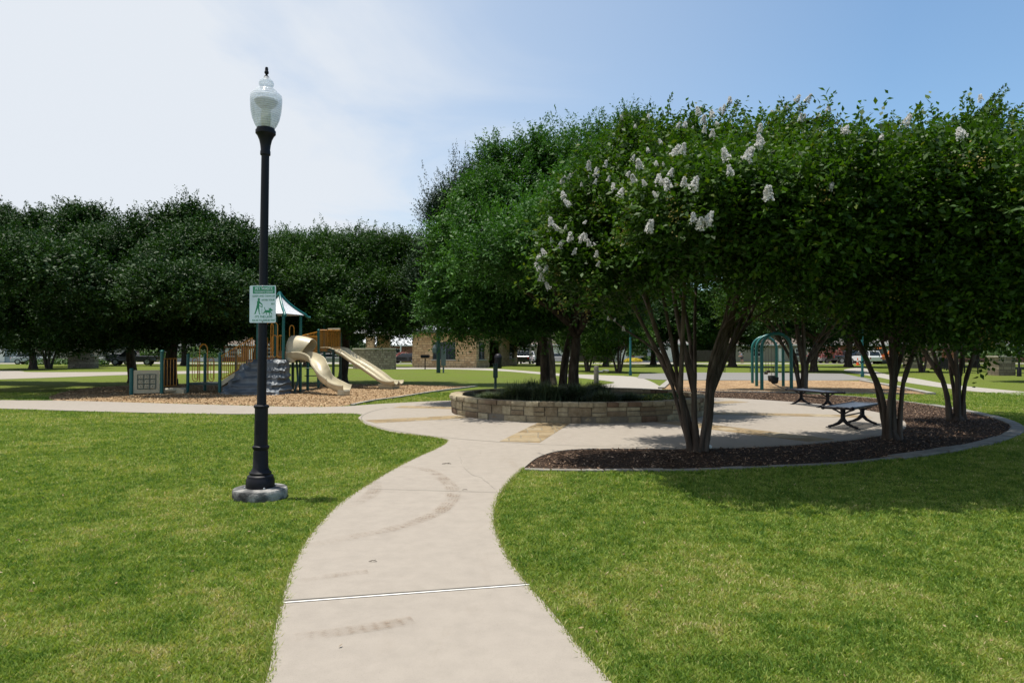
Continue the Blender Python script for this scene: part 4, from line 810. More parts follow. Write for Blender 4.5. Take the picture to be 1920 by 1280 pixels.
for k in range(40): fs.append((0, 1+k, 1+(k+1) % 40))
for j in range(7):
    for k in range(40): fs.append((1+j*40+k, 1+(j+1)*40+k, 1+(j+1)*40+(k+1) % 40, 1+j*40+(k+1) % 40))
mb.add(vs, fs); mb.build('soil', M_MULCH, root, smooth=180)

# ornamental grasses and small plants in the planter
L_ORN = leafmat('ornamental_grass', [(0.030, 0.052, 0.028), (0.055, 0.088, 0.045), (0.10, 0.13, 0.075), (0.19, 0.18, 0.10)], 0.55, .2, .3)
def grass_clump(loc, h, r, n, label, group, m=None, wd=0.011, name='ornamental_grass'):
    root = Vector(loc); k = 5; V = []; T = []
    a = RNG.random(n)*2*PI; sp = RNG.random(n)**.6*r; hh = h*(.55+.5*RNG.random(n)); px_ = RNG.normal(0, r*.22, (n, 2))
    wv = wd*(0.6+.6*RNG.random(n)); tn = np.clip(RNG.random(n)*.7+.1, 0, 1)
    pa = a+PI/2; S = np.stack([np.cos(pa), np.sin(pa), np.zeros(n)], 1)
    def pt(t): 
        return np.stack([px_[:, 0]+np.cos(a)*sp*t**1.7, px_[:, 1]+np.sin(a)*sp*t**1.7, hh*(t*1.25-.45*t**3*(sp/r+.3))], 1)
    for j in range(k):
        t0 = j/k; t1 = (j+1)/k; w0 = (wv*(1-t0*.85))[:, None]; w1 = (wv*(1-t1*.85))[:, None]; p0 = pt(t0); p1 = pt(t1)
        V.append(np.stack([p0-S*w0, p0+S*w0, p1+S*w1, p1-S*w1], 1)); T.append(tn+.12*t0)
    o = quads_object(name, np.concatenate(V), np.clip(np.concatenate(T), 0, 1), m or L_ORN); o.location = loc
    return tag(o, label, 'plant', group)
og = 'ornamental grass clumps in the stone planter'
for dx, dy, h, r, lab in ((-1.65, -.7, .62, .62, 'feathery grass clump second from the left in the stone planter'), (-.85, -1.0, .68, .7, 'tallest feathery grass clump, left of centre in the stone planter'), (-.1, -.4, .60, .7, 'feathery grass clump in front of the ash trunks in the planter'), (.55, -1.4, .42, .6, 'low dark grass clump near the front rim of the planter'), (-2.3, -.9, .35, .45, 'small leafy grass tuft leftmost in the stone planter'), (.6, .6, .6, .6, 'feathery grass clump beside the planter ash trunk'), (1.25, -1.0, .34, .4, 'small yellowish tuft right of centre in the planter'), (-1.2, .6, .66, .6, 'feathery grass clump at the back of the planter on the left')):
    grass_clump(PC+Vector((dx, dy, .3)), h*.85, r, 1300, lab, og)
def bush(name, loc, r, h, m, label, group=None, n=260, leafsize=0.12, cat='bush'):
    c = rdir(n*6, -.2); rr = .7+.4*RNG.random(n*6); p = c*rr[:, None]*np.array([r, r, h*.5])+np.array([0, 0, h*.45]); p[:, 2] = np.maximum(p[:, 2], .03)
    ax = nrm(RNG.normal(0, 1, p.shape)); nr = nrm(c+RNG.normal(0, .5, p.shape)); sd = nrm(np.cross(ax, nr)); l = leafsize*(.6+.7*RNG.random(len(p)))[:, None]
    V = np.stack([p-ax*l, p+sd*l*.5, p+ax*l, p-sd*l*.5], 1); o = quads_object(name, V, RNG.random(len(p)), m); o.location = loc; return tag(o, label, cat, group)
bush('flowering_plant', PC+Vector((1.9, -.6, .3)), .55, .2, leafmat('lantana', [(0.05, 0.09, 0.02), (0.10, 0.14, 0.03), (0.35, 0.33, 0.08)], .6, .3), 'low yellow green plant catching the sun on the right of the planter', n=200, leafsize=.035, cat='plant')
bush('flowering_plant', PC+Vector((2.5, 0.2, .3)), .45, .18, L_SHRUB, 'low green plant near the right rim inside the planter', n=120, leafsize=.035, cat='plant')

# ------------------------------------------------------------------ street lamp with its sign
LP = Vector((-2.78, 7.56, 0))
lamp = thing('street_lamp', 'tall black lamp post with frosted acorn globe on a round concrete footing in the lawn', 'street lamp', LP)
lean = Matrix.Rotation(R(0.55), 3, 'Y')
M_FOOT = mat('weathered_footing', [(0.02, 0.02, 0.022), (0.10, 0.10, 0.098), (0.32, 0.31, 0.29)], 6, .9, bmp=.8, bscale=30, dist=.02, lo=.35, hi=.65)
MB().lathe([(.282, -.05), (.290, .03), (.290, .085), (.280, .105), (.20, .112), (.0, .114)], seg=48, jit=.006).build('footing', M_FOOT, lamp, smooth=50)
MB().lathe([(.150, .12), (.152, .14), (.150, .20), (.140, .215), (.138, .24), (.115, .255), (.118, .275), (.098, .295), (.082, .33), (.078, .50), (.074, .52), (.090, .545), (.090, .562), (.074, .575), (.072, .60), (.070, .98), (.082, .992), (.082, 1.010), (.066, 1.02)], seg=32, M=lean).build('base', M_BLACK, lamp, smooth=35)
MB().lathe([(.055, 1.0), (.050, 1.05), (.043, 3.6), (.042, 4.0)], seg=24, M=lean).build('pole', M_BLACK, lamp, smooth=50)
ztop = CAM_H + (660-240)/1280*7.5
prof = [(.042, 3.78), (.055, 3.79), (.055, 3.83), (.050, 3.84), (.056, 3.90), (.068, 3.955), (.088, 4.0), (.095, 4.01), (.108, 4.025), (.108, 4.06), (.098, 4.065), (.096, 4.085)]
MB().lathe(prof, seg=32, M=lean).build('lamp_holder', M_BLACK, lamp, smooth=35)
MB().box((0, -.069, .78), (.055, .006, .16), M=lean).build('access_door', M_BLACK, lamp, bevel=.004)
for a in range(4): MB().lathe([(.011, 0), (.011, .018), (.006, .024), (0, .024)], (math.cos(a*PI/2+.6)*.165, math.sin(a*PI/2+.6)*.165, .108), 8).build('anchor_bolt', M_METAL, lamp)
# globe: clear upper dome, ribbed frosted body
def acrylic(name, white, clear):
    m, nt, b = newmat(name); b.inputs['Base Color'].default_value = (0.80, 0.82, 0.86, 1); b.inputs['Roughness'].default_value = 0.15
    tl_ = N(nt, 'ShaderNodeBsdfTranslucent'); tl_.inputs[0].default_value = (0.78, 0.80, 0.86, 1); tp = N(nt, 'ShaderNodeBsdfTransparent'); tp.inputs[0].default_value = (0.92, 0.95, 0.97, 1)
    m1 = N(nt, 'ShaderNodeMixShader'); m1.inputs[0].default_value = white; nt.links.new(b.outputs[0], m1.inputs[1]); nt.links.new(tl_.outputs[0], m1.inputs[2])
    wv = N(nt, 'ShaderNodeTexWave', wave_type='BANDS', bands_direction='Z'); wv.inputs['Scale'].default_value = 14; wv.inputs['Distortion'].default_value = 0.6; t = N(nt, 'ShaderNodeTexCoord'); nt.links.new(t.outputs['Object'], wv.inputs['Vector']); bump(nt, b, wv.outputs[0], .35, .01)
    fr = N(nt, 'ShaderNodeMath', operation='MULTIPLY_ADD'); nt.links.new(wv.outputs['Fac'], fr.inputs[0]); fr.inputs[1].default_value = -0.18; fr.inputs[2].default_value = clear
    m2 = N(nt, 'ShaderNodeMixShader'); nt.links.new(fr.outputs[0], m2.inputs[0]); nt.links.new(m1.outputs[0], m2.inputs[1]); nt.links.new(tp.outputs[0], m2.inputs[2])
    nt.links.new(m2.outputs[0], nt.nodes['Material Output'].inputs[0]); return m
M_GLOBE = acrylic('frosted_acrylic', 0.4, 0.70); M_CLEAR = acrylic('clear_acrylic', 0.5, 0.72)
def shell(prof, t=.006): return prof+[(max(.001, r-t), z) for r, z in reversed(prof)]
body = [(.092, 4.085), (.118, 4.125), (.145, 4.19), (.162, 4.27), (.168, 4.34), (.171, 4.40), (.170, 4.43)]
dome = [(.172, 4.43), (.168, 4.455), (.150, 4.475), (.122, 4.49), (.120, 4.505), (.095, 4.525), (.066, 4.532), (.062, 4.55), (.078, 4.565), (.082, 4.59), (.074, 4.615), (.060, 4.63), (.040, 4.655), (.028, 4.662)]
def lsh(prof, name, m):
    o = MB(); p = shell(prof); vs = []; seg = 40; n = len(p); fs = []
    for r, z in p:
        for k in range(seg): a = 2*PI*k/seg; vs.append(lean @ Vector((r*math.cos(a), r*math.sin(a), z)))
    for i in range(n):
        for k in range(seg): k2 = (k+1) % seg; i2 = (i+1) % n; fs.append((i*seg+k, i*seg+k2, i2*seg+k2, i2*seg+k))
    return o.add(vs, fs).build(name, m, lamp, smooth=60)
lsh(body, 'globe', M_GLOBE); lsh(dome, 'globe_top', M_CLEAR)
MB().lathe([(.085, 4.33), (.105, 4.35), (.125, 4.385), (.125, 4.395), (.10, 4.41), (.02, 4.415)], seg=28, M=lean).build('reflector', mat('brass_reflector', (.62, .52, .36), 3, .35), lamp, smooth=40)
MB().lathe([(.045, 4.09), (.05, 4.12), (.055, 4.20), (.05, 4.30), (.03, 4.33), (0, 4.335)], seg=20, M=lean).build('bulb', mat('lamp_bulb', (.75, .65, .42), 3, .3), lamp, smooth=50)
MB().lathe([(.030, 4.655), (.026, 4.668), (.010, 4.684), (.012, 4.69), (.024, 4.705), (.022, 4.725), (.016, 4.73), (.018, 4.75), (.014, 4.77), (0, 4.775)], seg=16, M=lean).build('finial', M_BLACK, lamp, smooth=40)

# sign
SW, SH = .300, .408
sp = lean @ Vector((0, 0, A(491, 569, 7.4).z)); sloc = Vector((LP.x+sp.x, LP.y-0.075, sp.z))
sloc.x = A(491, 569, 7.46).x
sign = thing('park_sign', 'white and green pet waste sign fixed to the black lamp post', 'sign', sloc, R(-6))
def rrect(wd, h, r, n=5):
    pts = []
    for cx, cy, a0 in ((wd/2-r, h/2-r, 0), (-wd/2+r, h/2-r, 90), (-wd/2+r, -h/2+r, 180), (wd/2-r, -h/2+r, 270)):
        for k in range(n+1): a = R(a0+90*k/n); pts.append((cx+r*math.cos(a), cy+r*math.sin(a)))
    return pts
def vplate(poly, y0, y1):    # polygon in x-z, extruded along y
    mb = MB().prism(poly, 0, y1-y0); mb.v = [(v[0], y1-v[2], v[1]) for v in mb.v]; return mb
vplate(rrect(SW, SH, .012), -.002, .002).build('panel', M_SIGNWHITE, sign)
hp = [(x+.013, y+.155) for x, y in rrect(.250, .080, .006)]
vplate(hp, -.0034, -.0022).build('header', M_SIGNGREEN, sign)
bp = [(x, y) for x, y in rrect(.040, SH*.98, .01)]
vplate([(x, y) for x, y in bp], .0025, .03).build('bracket', M_BLACK, sign)
dg = bpy.context.evaluated_depsgraph_get
def text(s, x, z, size, m, parent, y=-.0036, align='CENTER', width=None, name='lettering', rot=None):
    cu = bpy.data.curves.new('t', 'FONT'); cu.body = s; cu.size = size; cu.align_x = align; cu.extrude = .0004; cu.offset = size*0.012
    o = bpy.data.objects.new('t', cu); COL.objects.link(o); bpy.context.view_layer.update()
    me = bpy.data.meshes.new_from_object(o.evaluated_get(dg())); bpy.data.objects.remove(o)
    xs = [v.co.x for v in me.vertices]; k = 1
    if width and xs: k = width/(max(xs)-min(xs))
    for v in me.vertices: v.co = Vector((v.co.x*k+x, y-v.co.z, v.co.y+z))
    me.materials.clear(); me.materials.append(m); me.name = name
    q = bpy.data.objects.new(name, me); COL.objects.link(q); q.parent = parent; return q
text('PET WASTE', .013, .158, .040, M_SIGNWHITE, sign, y=-.0044, width=.20)
MB().box((.013, -.0042, .150), (.225, .001, .0022)).build('rule', M_SIGNWHITE, sign)
text('TRANSMITS DISEASE', .013, .124, .024, M_SIGNWHITE, sign, y=-.0044, width=.215)
text('LEASH AND CLEAN UP', .012, .080, .026, M_SIGNGREEN, sign, width=.255)
text('AFTER YOUR', .139, .036, .026, M_SIGNGREEN, sign, align='RIGHT')
text('PET', .139, -.008, .026, M_SIGNGREEN, sign, align='RIGHT')
text("IT'S THE LAW!", .012, -.150, .034, M_SIGNGREEN, sign, width=.195)
text('$25.00 TO $200.00 FINE', .012, -.186, .026, M_SIGNGREEN, sign, width=.26)
# walking figure and dog, sign units from the photograph's pictogram
def SP(l): return [((x-515)/1067*.3*1.47, -(y-632)/1280*.408*1.315) for x, y in l]
for poly in ([(385,480),(405,470),(430,478),(442,500),(440,525),(425,545),(400,548),(385,530),(380,505)],
             [(360,560),(385,543),(430,548),(445,570),(430,600),(425,650),(405,665),(355,665),(362,610)],
             [(428,550),(450,580),(512,635),(510,665),(440,615),(425,600)],
             [(400,648),(440,675),(505,690),(515,712),(470,708),(410,672)],
             [(352,662),(405,662),(400,700),(325,870),(330,885),(275,888),(300,865),(335,740)],
             [(372,664),(415,664),(425,760),(435,870),(460,898),(420,895),(412,860),(392,760)],
             [(580,790),(690,790),(720,750),(735,725),(750,750),(808,798),(780,812),(740,812),(730,840),(700,860),(585,845),(575,815)],
             [(560,715),(578,712),(582,750),(600,785),(585,800),(568,760)],
             [(580,820),(600,840),(560,870),(545,885),(530,875),(550,840)],
             [(600,840),(630,845),(625,870),(640,905),(620,905),(608,870)],
             [(690,850),(720,850),(715,925),(700,925),(700,880)],
             [(720,835),(750,830),(782,905),(765,908),(745,870)],
             [(670,745),(720,740),(735,760),(700,765)],
             [(500,650),(512,650),(514,700),(500,705),(495,860),(548,878),(545,888),(488,865)]):
    vplate(SP(poly), -.0036, -.0024).build('pictogram', M_SIGNGREEN, sign)
for z in (.195, -.190): MB().lathe([(.009, 0), (.009, .004), (.004, .008)], (0, 0, 0), 10, M=Matrix.Rotation(R(90), 3, 'X')).build('bolt', M_METAL, sign).location = (0, -.002, z)

# ------------------------------------------------------------------ benches on the plaza
M_SEAT = mat('bench_coating', (0.10, 0.115, 0.15), 6, .30, bmp=.1)
def bench(p, q, label, first=None):
    p = Vector((p.x, p.y, 0)); q = Vector((q.x, q.y, 0)); mid = (p+q)/2; d = q-p; rz = math.atan2(d.y, d.x)
    if first: return dup(first, (mid.x, mid.y, .024), rz, label)
    b = thing('park_bench', label, 'bench', (mid.x, mid.y, .024), rz, 'backless metal benches on the plaza')
    L = 1.9; mb = MB()
    for k in range(13):       # perforated strap seat with rolled edges
        a = k/12*2-1; y = a*.27; z = .45+(.0 if abs(a) < .86 else -.02)-(.012*(1-a*a))
        mb.box((0, y, z), (L-.06, .034, .010))
    for x in np.linspace(-L/2+.05, L/2-.05, 15): mb.box((x, 0, .437), (.018, .54, .006))
    mb.build('seat', M_SEAT, b, bevel=.003)
    fr = MB()
    for s in (-1, 1): fr.tube([(-L/2, s*.285, .437), (L/2, s*.285, .437)], .024, 10)
    for s in (-1, 1): fr.tube([(s*L/2, -.285, .437), (s*L/2, .285, .437)], .028, 10)
    for sx in (-1, 1):
        for sy in (-1, 1): fr.lathe([(0, -.045), (.035, -.03), (.045, 0), (.035, .03), (0, .045)], (sx*L/2, sy*.285, .437), 12)
    fr.build('seat_frame', M_BLACK, b, smooth=50)
    for s in (-1, 1):
        lg = MB(); x = s*(L/2-.32)
        lg.box((x, 0, .405), (.05, .46, .03)); lg.tube([(x, 0, .42), (x, 0, .30), (x, 0, .14)], [.055, .045, .05], 12)
        for sy in (-1, 1):
            lg.tube([(x, sy*.02, .17), (x, sy*.09, .10), (x, sy*.19, .05), (x, sy*.29, .022)], [.045, .035, .028, .024], 8)
            lg.box((x, sy*.29, .008), (.075, .09, .016)); lg.tube([(x, sy*.02, .30), (x, sy*.12, .36), (x, sy*.2, .39)], .018, 8)
        lg.build('leg', M_BLACK, b, smooth=50)
    st = MB(); st.tube([(-L/2+.32, 0, .25), (L/2-.32, 0, .25)], .016, 8); st.build('stretcher', M_BLACK, b, smooth=50)
    return b
b1 = bench(G(1560, 810), G(1634, 792), 'dark backless metal bench nearest the camera beside the second crape myrtle')
bench(G(1487, 757), G(1570, 767.5), 'dark backless metal bench farther back near the swing area', b1)

# ------------------------------------------------------------------ playground structure
O0 = A(531, 700, 26.2); TH = R(-16)
U = Vector((math.cos(TH), math.sin(TH), 0)); Vv = Vector((-math.sin(TH), math.cos(TH), 0))
PG = thing('playground_structure', 'playground set with a white roofed tower, orange rails, tan slides and a grey climbing rock', 'playground', (O0.x, O0.y, 0), TH)
def PL(px, py, Y):    # photo position at depth Y, in the playground's own frame
    w_ = A(px, py, Y)-Vector((O0.x, O0.y, 0)); return Vector((w_.dot(U), w_.dot(Vv), w_.z))
def post(x, y, z1, r=.06, m=M_TEAL, cap=True, z0=-.05):
    mb = MB().tube([(x, y, z0), (x, y, z1)], r, 14)
    if cap: mb.lathe([(r*1.12, z1-.01), (r*1.1, z1+.03), (r*.6, z1+.055), (0, z1+.06)], (x, y, 0), 14)
    return mb.build('post', m, PG, smooth=40)
D1 = 1.30
for x, y in ((0, 0), (-1.15, 0), (0, 1.15), (-1.15, 1.15)): post(x, y, 3.10, .058, cap=False)
MB().box((-.575, .575, D1-.03), (1.12, 1.12, .06)).build('deck', M_TEAL_D, PG, bevel=.01)
# roof: four concave panels and corner beams
cx0, cy0 = -.575, .575; ap = 3.95; e = .69; ze = 3.08
M_ROOF, nt, b = newmat('white_scalloped_roof')
t = N(nt, 'ShaderNodeTexCoord'); br = N(nt, 'ShaderNodeTexBrick'); br.inputs['Scale'].default_value = 7; br.inputs['Mortar Size'].default_value = .03; br.inputs['Color1'].default_value = (.70, .71, .73, 1); br.inputs['Color2'].default_value = (.80, .80, .82, 1); br.inputs['Mortar'].default_value = (.38, .39, .42, 1)
nt.links.new(t.outputs['UV'], br.inputs['Vector']); nt.links.new(br.outputs[0], b.inputs['Base Color']); b.inputs['Roughness'].default_value = .45; bump(nt, b, br.outputs['Fac'], .6, .02)
cors = [(-1, -1), (1, -1), (1, 1), (-1, 1)]
for k in range(4):
    a, c = cors[k], cors[(k+1) % 4]; mb = MB(); n = 8; rows = []
    for i in range(n+1):
        t = i/n; f = (1-t)**1.25; z = ze+(ap-ze)*t-.05*math.sin(t*PI)
        rows.append([(cx0+a[0]*e*f, cy0+a[1]*e*f, z), (cx0+c[0]*e*f, cy0+c[1]*e*f, z)])
    vs = []
    for (p, q) in rows: vs += [Vector(p).lerp(Vector(q), s/6) for s in range(7)]
    nv = len(vs); vs2 = vs+[v-Vector((0, 0, .02)) for v in vs]; fs = []
    for i in range(n):
        for s in range(6):
            q = (i*7+s, i*7+s+1, (i+1)*7+s+1, (i+1)*7+s); fs.append(q); fs.append(tuple(x+nv for x in reversed(q)))
    mb.add(vs2, fs); mb.build('roof_panel', M_ROOF, PG, fixn=False)
for a in cors:
    pts = []
    for i in range(9):
        t = i/8; f = (1-t)**1.25; pts.append((cx0+a[0]*e*f*1.02, cy0+a[1]*e*f*1.02, ze+(ap-ze)*t-.05*math.sin(t*PI)+.02))
    flare = [(cx0+a[0]*(e+.16), cy0+a[1]*(e+.16), ze-.09), (cx0+a[0]*(e+.11), cy0+a[1]*(e+.11), ze-.085), (cx0+a[0]*(e+.06), cy0+a[1]*(e+.06), ze-.05)]
    pts = [p for p in flare]+pts
    MB().tube(catmull(pts, 3), .05, 10).build('roof_beam', M_TEAL, PG, smooth=60)
# orange barriers
def barrier(p, q, z0, z1, n, name='railing', z0b=None, z1b=None, m=M_ORANGE, r=.014):
    z0b = z0 if z0b is None else z0b; z1b = z1 if z1b is None else z1b; p = Vector(p); q = Vector(q); mb = MB()
    mb.tube([(p.x, p.y, z1), (q.x, q.y, z1b)], r*1.3, 8); mb.tube([(p.x, p.y, z0), (q.x, q.y, z0b)], r*1.3, 8)
    for k in range(n+1):
        t = k/n; c = p.lerp(q, t); mb.tube([(c.x, c.y, z0+(z0b-z0)*t), (c.x, c.y, z1+(z1b-z1)*t)], r, 6)
    return mb.build(name, m, PG, smooth=60)
def hoop(cx, cy, z0, z1, wd, ang=0, r=.018, m=M_ORANGE, name='handrail_loop', closed=False):
    d = Vector((math.cos(ang), math.sin(ang), 0)); c = Vector((cx, cy, 0)); pts = [c-d*wd/2+Vector((0, 0, z0))]
    for k in range(13):
        a = PI-PI*k/12; pts.append(c+d*math.cos(a)*wd/2+Vector((0, 0, z1-wd/2+math.sin(a)*wd/2)))
    pts.append(c+d*wd/2+Vector((0, 0, z0)))
    if closed:
        pts = pts[1:-1]
        for k in range(13): a = -PI*k/12; pts.append(c+d*math.cos(a)*wd/2+Vector((0, 0, z0+wd/2+math.sin(a)*wd/2)))
        pts.append(pts[0])
    return MB().tube(pts, r, 8).build(name, m, PG, smooth=60)
barrier((-1.1, 1.15), (-.75, 1.15), D1+.08, D1+.95, 4)
for x in (-.62, -.42): hoop(x, .02, D1+.1, D1+1.45, .28, .1)
hoop(-.15, .02, D1+.1, D1+.95, .26, 0, closed=True); hoop(-.42, .04, D1+.1, D1+.95, .22, 0, closed=True)
hoop(.0, .55, D1+.9, D1+1.35, .3, PI/2); 
# rock climber: five irregular ledges, wide at the foot
mb = MB(); nu, nv = 96, 70; vs = []; zc_ = D1+.03; NS = 5
for j in range(nv+1):
    v = j/nv
    for i in range(nu+1):
        a = PI*i/nu; ca, sa = -math.cos(a), math.sin(a); ex = .42
        cs = math.copysign(abs(ca)**ex, ca); sn = abs(sa)**ex
        U_ = i/nu*4.2; cu_ = i/nu*5.3+.35*math.sin(v*9); cf = cu_-math.floor(cu_); e0 = mnoise.noise(Vector((math.floor(cu_)*7.7, 1, 2))); e1 = mnoise.noise(Vector((math.floor(cu_+1)*7.7, 1, 2))); sm = max(0, min(1, (cf-.8)/.2)); blk_ = (e0+(e1-e0)*sm*sm*(3-2*sm))*1.5; wig = blk_+ mnoise.noise(Vector((U_, 0.3, 2)))*.50+mnoise.noise(Vector((U_*2.0, v*2.0, 7)))*.22
        st = v*NS+wig*min(1, v*5)*min(1, (1-v)*6); fl = math.floor(st); fr_ = st-fl
        ledge = 0 if fr_ < .62 else ((fr_-.62)/.38)**1.3; lv = min(1, max(0, (fl+ledge+.10*fr_)/NS))
        cell = mnoise.noise(Vector((math.floor(U_*1.9+fl*.43)*3.7, fl*5.1, 4))); inside = math.sin(max(0, min(1, fr_/.62))*PI)
        pocket = -.07*inside*(1 if cell > .0 else .15); knob = mnoise.noise(Vector((i*.12, j*.14, 5)))*.035
        hw = 1.27-(1.27-.86)*lv; dp = 1.18-(1.18-.16)*lv**.9; foot = .07*max(0, 1-v*9)
        x = -.66-.24*(1-v)+cs*(hw+foot+pocket+knob); y = .02-sn*(dp+foot+pocket+knob)
        vs.append((x, y, zc_*v-.02+mnoise.noise(Vector((i*.1, 3, v)))*.05*v))
fs = [(j*(nu+1)+i, j*(nu+1)+i+1, (j+1)*(nu+1)+i+1, (j+1)*(nu+1)+i) for j in range(nv) for i in range(nu)]
fs.append(tuple(nv*(nu+1)+i for i in range(nu+1)))
mb.add(vs, fs); mb.build('climbing_rock', M_ROCK, PG, smooth=180)
# slides
def chute(wd, hh, th=.02, double=False):
    o = []; i = []
    if not double:
        xs = [(-wd/2-.045, hh-.03), (-wd/2-.03, hh), (-wd/2, hh), (-wd/2+.03, hh*.5), (-wd/2+.09, .06), (-wd/4, .0), (0, -.015), (wd/4, 0), (wd/2-.09, .06), (wd/2-.03, hh*.5), (wd/2, hh), (wd/2+.03, hh), (wd/2+.045, hh-.03)]
    else:
        q = wd/2; xs = [(-q-.045, hh-.03), (-q-.03, hh), (-q, hh), (-q+.05, .05), (-q*.5, -.01), (-.07, .04), (-.04, hh*.8), (.04, hh*.8), (.07, .04), (q*.5, -.01), (q-.05, .05), (q, hh), (q+.03, hh), (q+.045, hh-.03)]
    return xs+[(x*(1.0), z-.05 if 0 < k < len(xs)-1 and 2 < k < len(xs)-3 else z-.02) for k, (x, z) in reversed(list(enumerate(xs)))]
s1 = [PL(548,672,26.5), PL(572,672,26.2), PL(590,680,25.9), PL(598,696,25.6), PL(606,712,25.45), PL(622,724,25.3), PL(638,732,25.05), PL(650,734.5,24.95)]
MB().sweep(catmull(s1, 8), chute(.56, .26)).build('slide', M_TAN, PG, smooth=45)
# end curl under the slide mouth
e1 = s1[-1]; MB().box((e1.x-.12, e1.y, .12), (.3, .5, .28), 0).build('slide_foot', M_TAN, PG, bevel=.08)
for k in (0.34, 0.68):                     # moulding seams across the chute
    pts_ = catmull(s1, 8); i_ = int(k*(len(pts_)-1)); MB().sweep([pts_[i_]-(pts_[i_+1]-pts_[i_])*.12, pts_[i_]+(pts_[i_+1]-pts_[i_])*.12], chute(.575, .268)).build('seam', mat('seam_grey', (.30, .26, .18), 4, .5), PG)
# hood: half tunnel whose mouth is cut back towards the bottom
Lh = .88; nq, nt_ = 26, 12; vs = []
for t_ in range(nt_+1):
    t = t_/nt_
    for sgn, off in ((1, 0), (-1, .03)):
        for q in range(nq+1):
            if q < 5: yy, zz = -.5, q/5*.45
            elif q > nq-5: yy, zz = .5, (nq-q)/5*.45
            else: a = PI*(q-5)/(nq-10); yy, zz = -.5*math.cos(a), .45+math.sin(a)**.9*.62
            hf = min(1, zz/.9); k = 1-.20*t*t; xx = t*Lh*(.34+.66*hf)
            vs.append((xx+.02, .62+yy*(k-off*2), D1-.12+(zz-(off if zz > .4 else 0))*(1-.16*t*t)+.03*t))
m1_ = 2*(nq+1); fs = []
for t_ in range(nt_):
    for q in range(nq):
        for b0, fl in ((0, 0), (nq+1, 1)):
            f4 = (t_*m1_+b0+q, (t_+1)*m1_+b0+q, (t_+1)*m1_+b0+q+1, t_*m1_+b0+q+1); fs.append(f4 if not fl else f4[::-1])
for t_ in (0, nt_):
    for q in range(nq): fs.append((t_*m1_+q, t_*m1_+q+1, t_*m1_+nq+1+q+1, t_*m1_+nq+1+q))
MB().add(vs, fs).build('slide_hood', M_TAN, PG, smooth=50)
# upper platform on the right and the double slide
D2 = 1.72
q0 = PL(597, 700, 30.2); q1 = PL(626, 700, 30.4)
def at(px, Y): w_ = PL(px, 700, Y); return (w_.x, w_.y)
pA = at(597, 30.0); pB = at(625, 30.1); pC = at(638, 31.6); pD = at(608, 31.8)
post(*pA, 2.55); post(*pB, D2, m=M_TEAL_D, cap=False); post(*pD, 3.2); post(*pC, 2.5, m=M_TEAL_D)
ctr = (Vector(pA)+Vector(pB)+Vector(pC)+Vector(pD))/4
MB().prism([pA, pB, pC, pD], D2-.07, D2).build('deck', M_TEAL_D, PG)
barrier(pA, at(613, 30.02), D2-.05, D2+.85, 6); barrier(pD, pC, D2-.05, D2+.9, 9); barrier(at(615, 30.2), at(637, 30.6), D2+.05, D2+.85, 6, 'railing')
MB().box(((Vector(at(626, 30.35)).x), Vector(at(626, 30.35)).y, D2+.90), (.62, .12, .07), -.1).build('slide_top_bar', M_TAN, PG, bevel=.02)
# bridge between the two decks
bA_ = (0.05, 1.1); bB_ = pA
barrier(at(566, 27.6), at(594, 29.6), D1+.08, D1+.92, 12, z0b=D2-.35, z1b=D2+.55); barrier((-.1, 1.3), pD, D1+.1, D1+.95, 16, z0b=D2+.05, z1b=D2+.9)
MB().prism([(0, .6), at(594, 29.7), pD, (-.9, 1.25)], D1-.02, D1+.04).build('bridge', M_TEAL_D, PG)
post(*at(577, 28.9), 2.3); post(*at(549, 28.5), 1.3, m=M_TEAL_D, cap=False)
s2 = [PL(615,656.5,30.9), PL(632,657,30.7), PL(645,664,30.5), PL(664,677,30.3), PL(688,692,30.0), PL(708,706,29.75), PL(722,716,29.6), PL(735,719.5,29.5), PL(748,719,29.4)]
MB().sweep(catmull(s2, 6), chute(.95, .15, double=True)).build('slide', M_TAN, PG, smooth=45)
fo = PL(730, 725, 29.6); MB().box((fo.x, fo.y, .12), (.62, .75, .26), .0, taper=1.15).build('slide_foot', M_TAN, PG, bevel=.06)
# curved ladder and climbing bars under the right deck
MB().tube([(.35, .2, .0), (.45, .3, .5), (.25, .55, 1.0), (.05, .8, 1.25)], .045, 8).build('curved_climber', M_TEAL_D, PG, smooth=60)
for z in (.35, .65, .95): MB().tube([(.1, 1.3, z), (.9, 1.5, z)], .02, 6).build('rung', M_TEAL_D, PG, smooth=60)
# stair ramp to the left, low deck with arched rails
sA = PL(473, 690, 26.3); sB = PL(412, 715, 26.6)
zlo = .40
barrier((sA.x, sA.y), (sB.x, sB.y), D1-.05, D1+.86, 15, z0b=zlo+.10, z1b=zlo+1.02)
off = Vv.to_2d() if False else None
sA2 = (sA.x, sA.y+.95); sB2 = (sB.x, sB.y+.95)
barrier(sA2, sB2, D1-.05, D1+.86, 15, z0b=zlo+.10, z1b=zlo+1.02)
post(sB.x, sB.y, zlo+1.12); post(sB2[0], sB2[1], zlo+1.12)
mb = MB()
for k in range(7):
    t = (k+.5)/7; mb.box((sA.x+(sB.x-sA.x)*t, sA.y+(sB.y-sA.y)*t+.48, D1+(zlo-D1)*t-.03), (.24, .92, .04))
for yy in (.02, .94): mb.add([(sA.x, sA.y+yy, D1-.2), (sA.x, sA.y+yy, D1), (sB.x, sB.y+yy, zlo+.04), (sB.x, sB.y+yy, zlo-.16), (sA.x, sA.y+yy+.03, D1-.2), (sA.x, sA.y+yy+.03, D1), (sB.x, sB.y+yy+.03, zlo+.04), (sB.x, sB.y+yy+.03, zlo-.16)], [(0, 1, 2, 3), (7, 6, 5, 4), (0, 4, 5, 1), (1, 5, 6, 2), (2, 6, 7, 3), (3, 7, 4, 0)])
mb.build('stairs', M_TAN, PG)
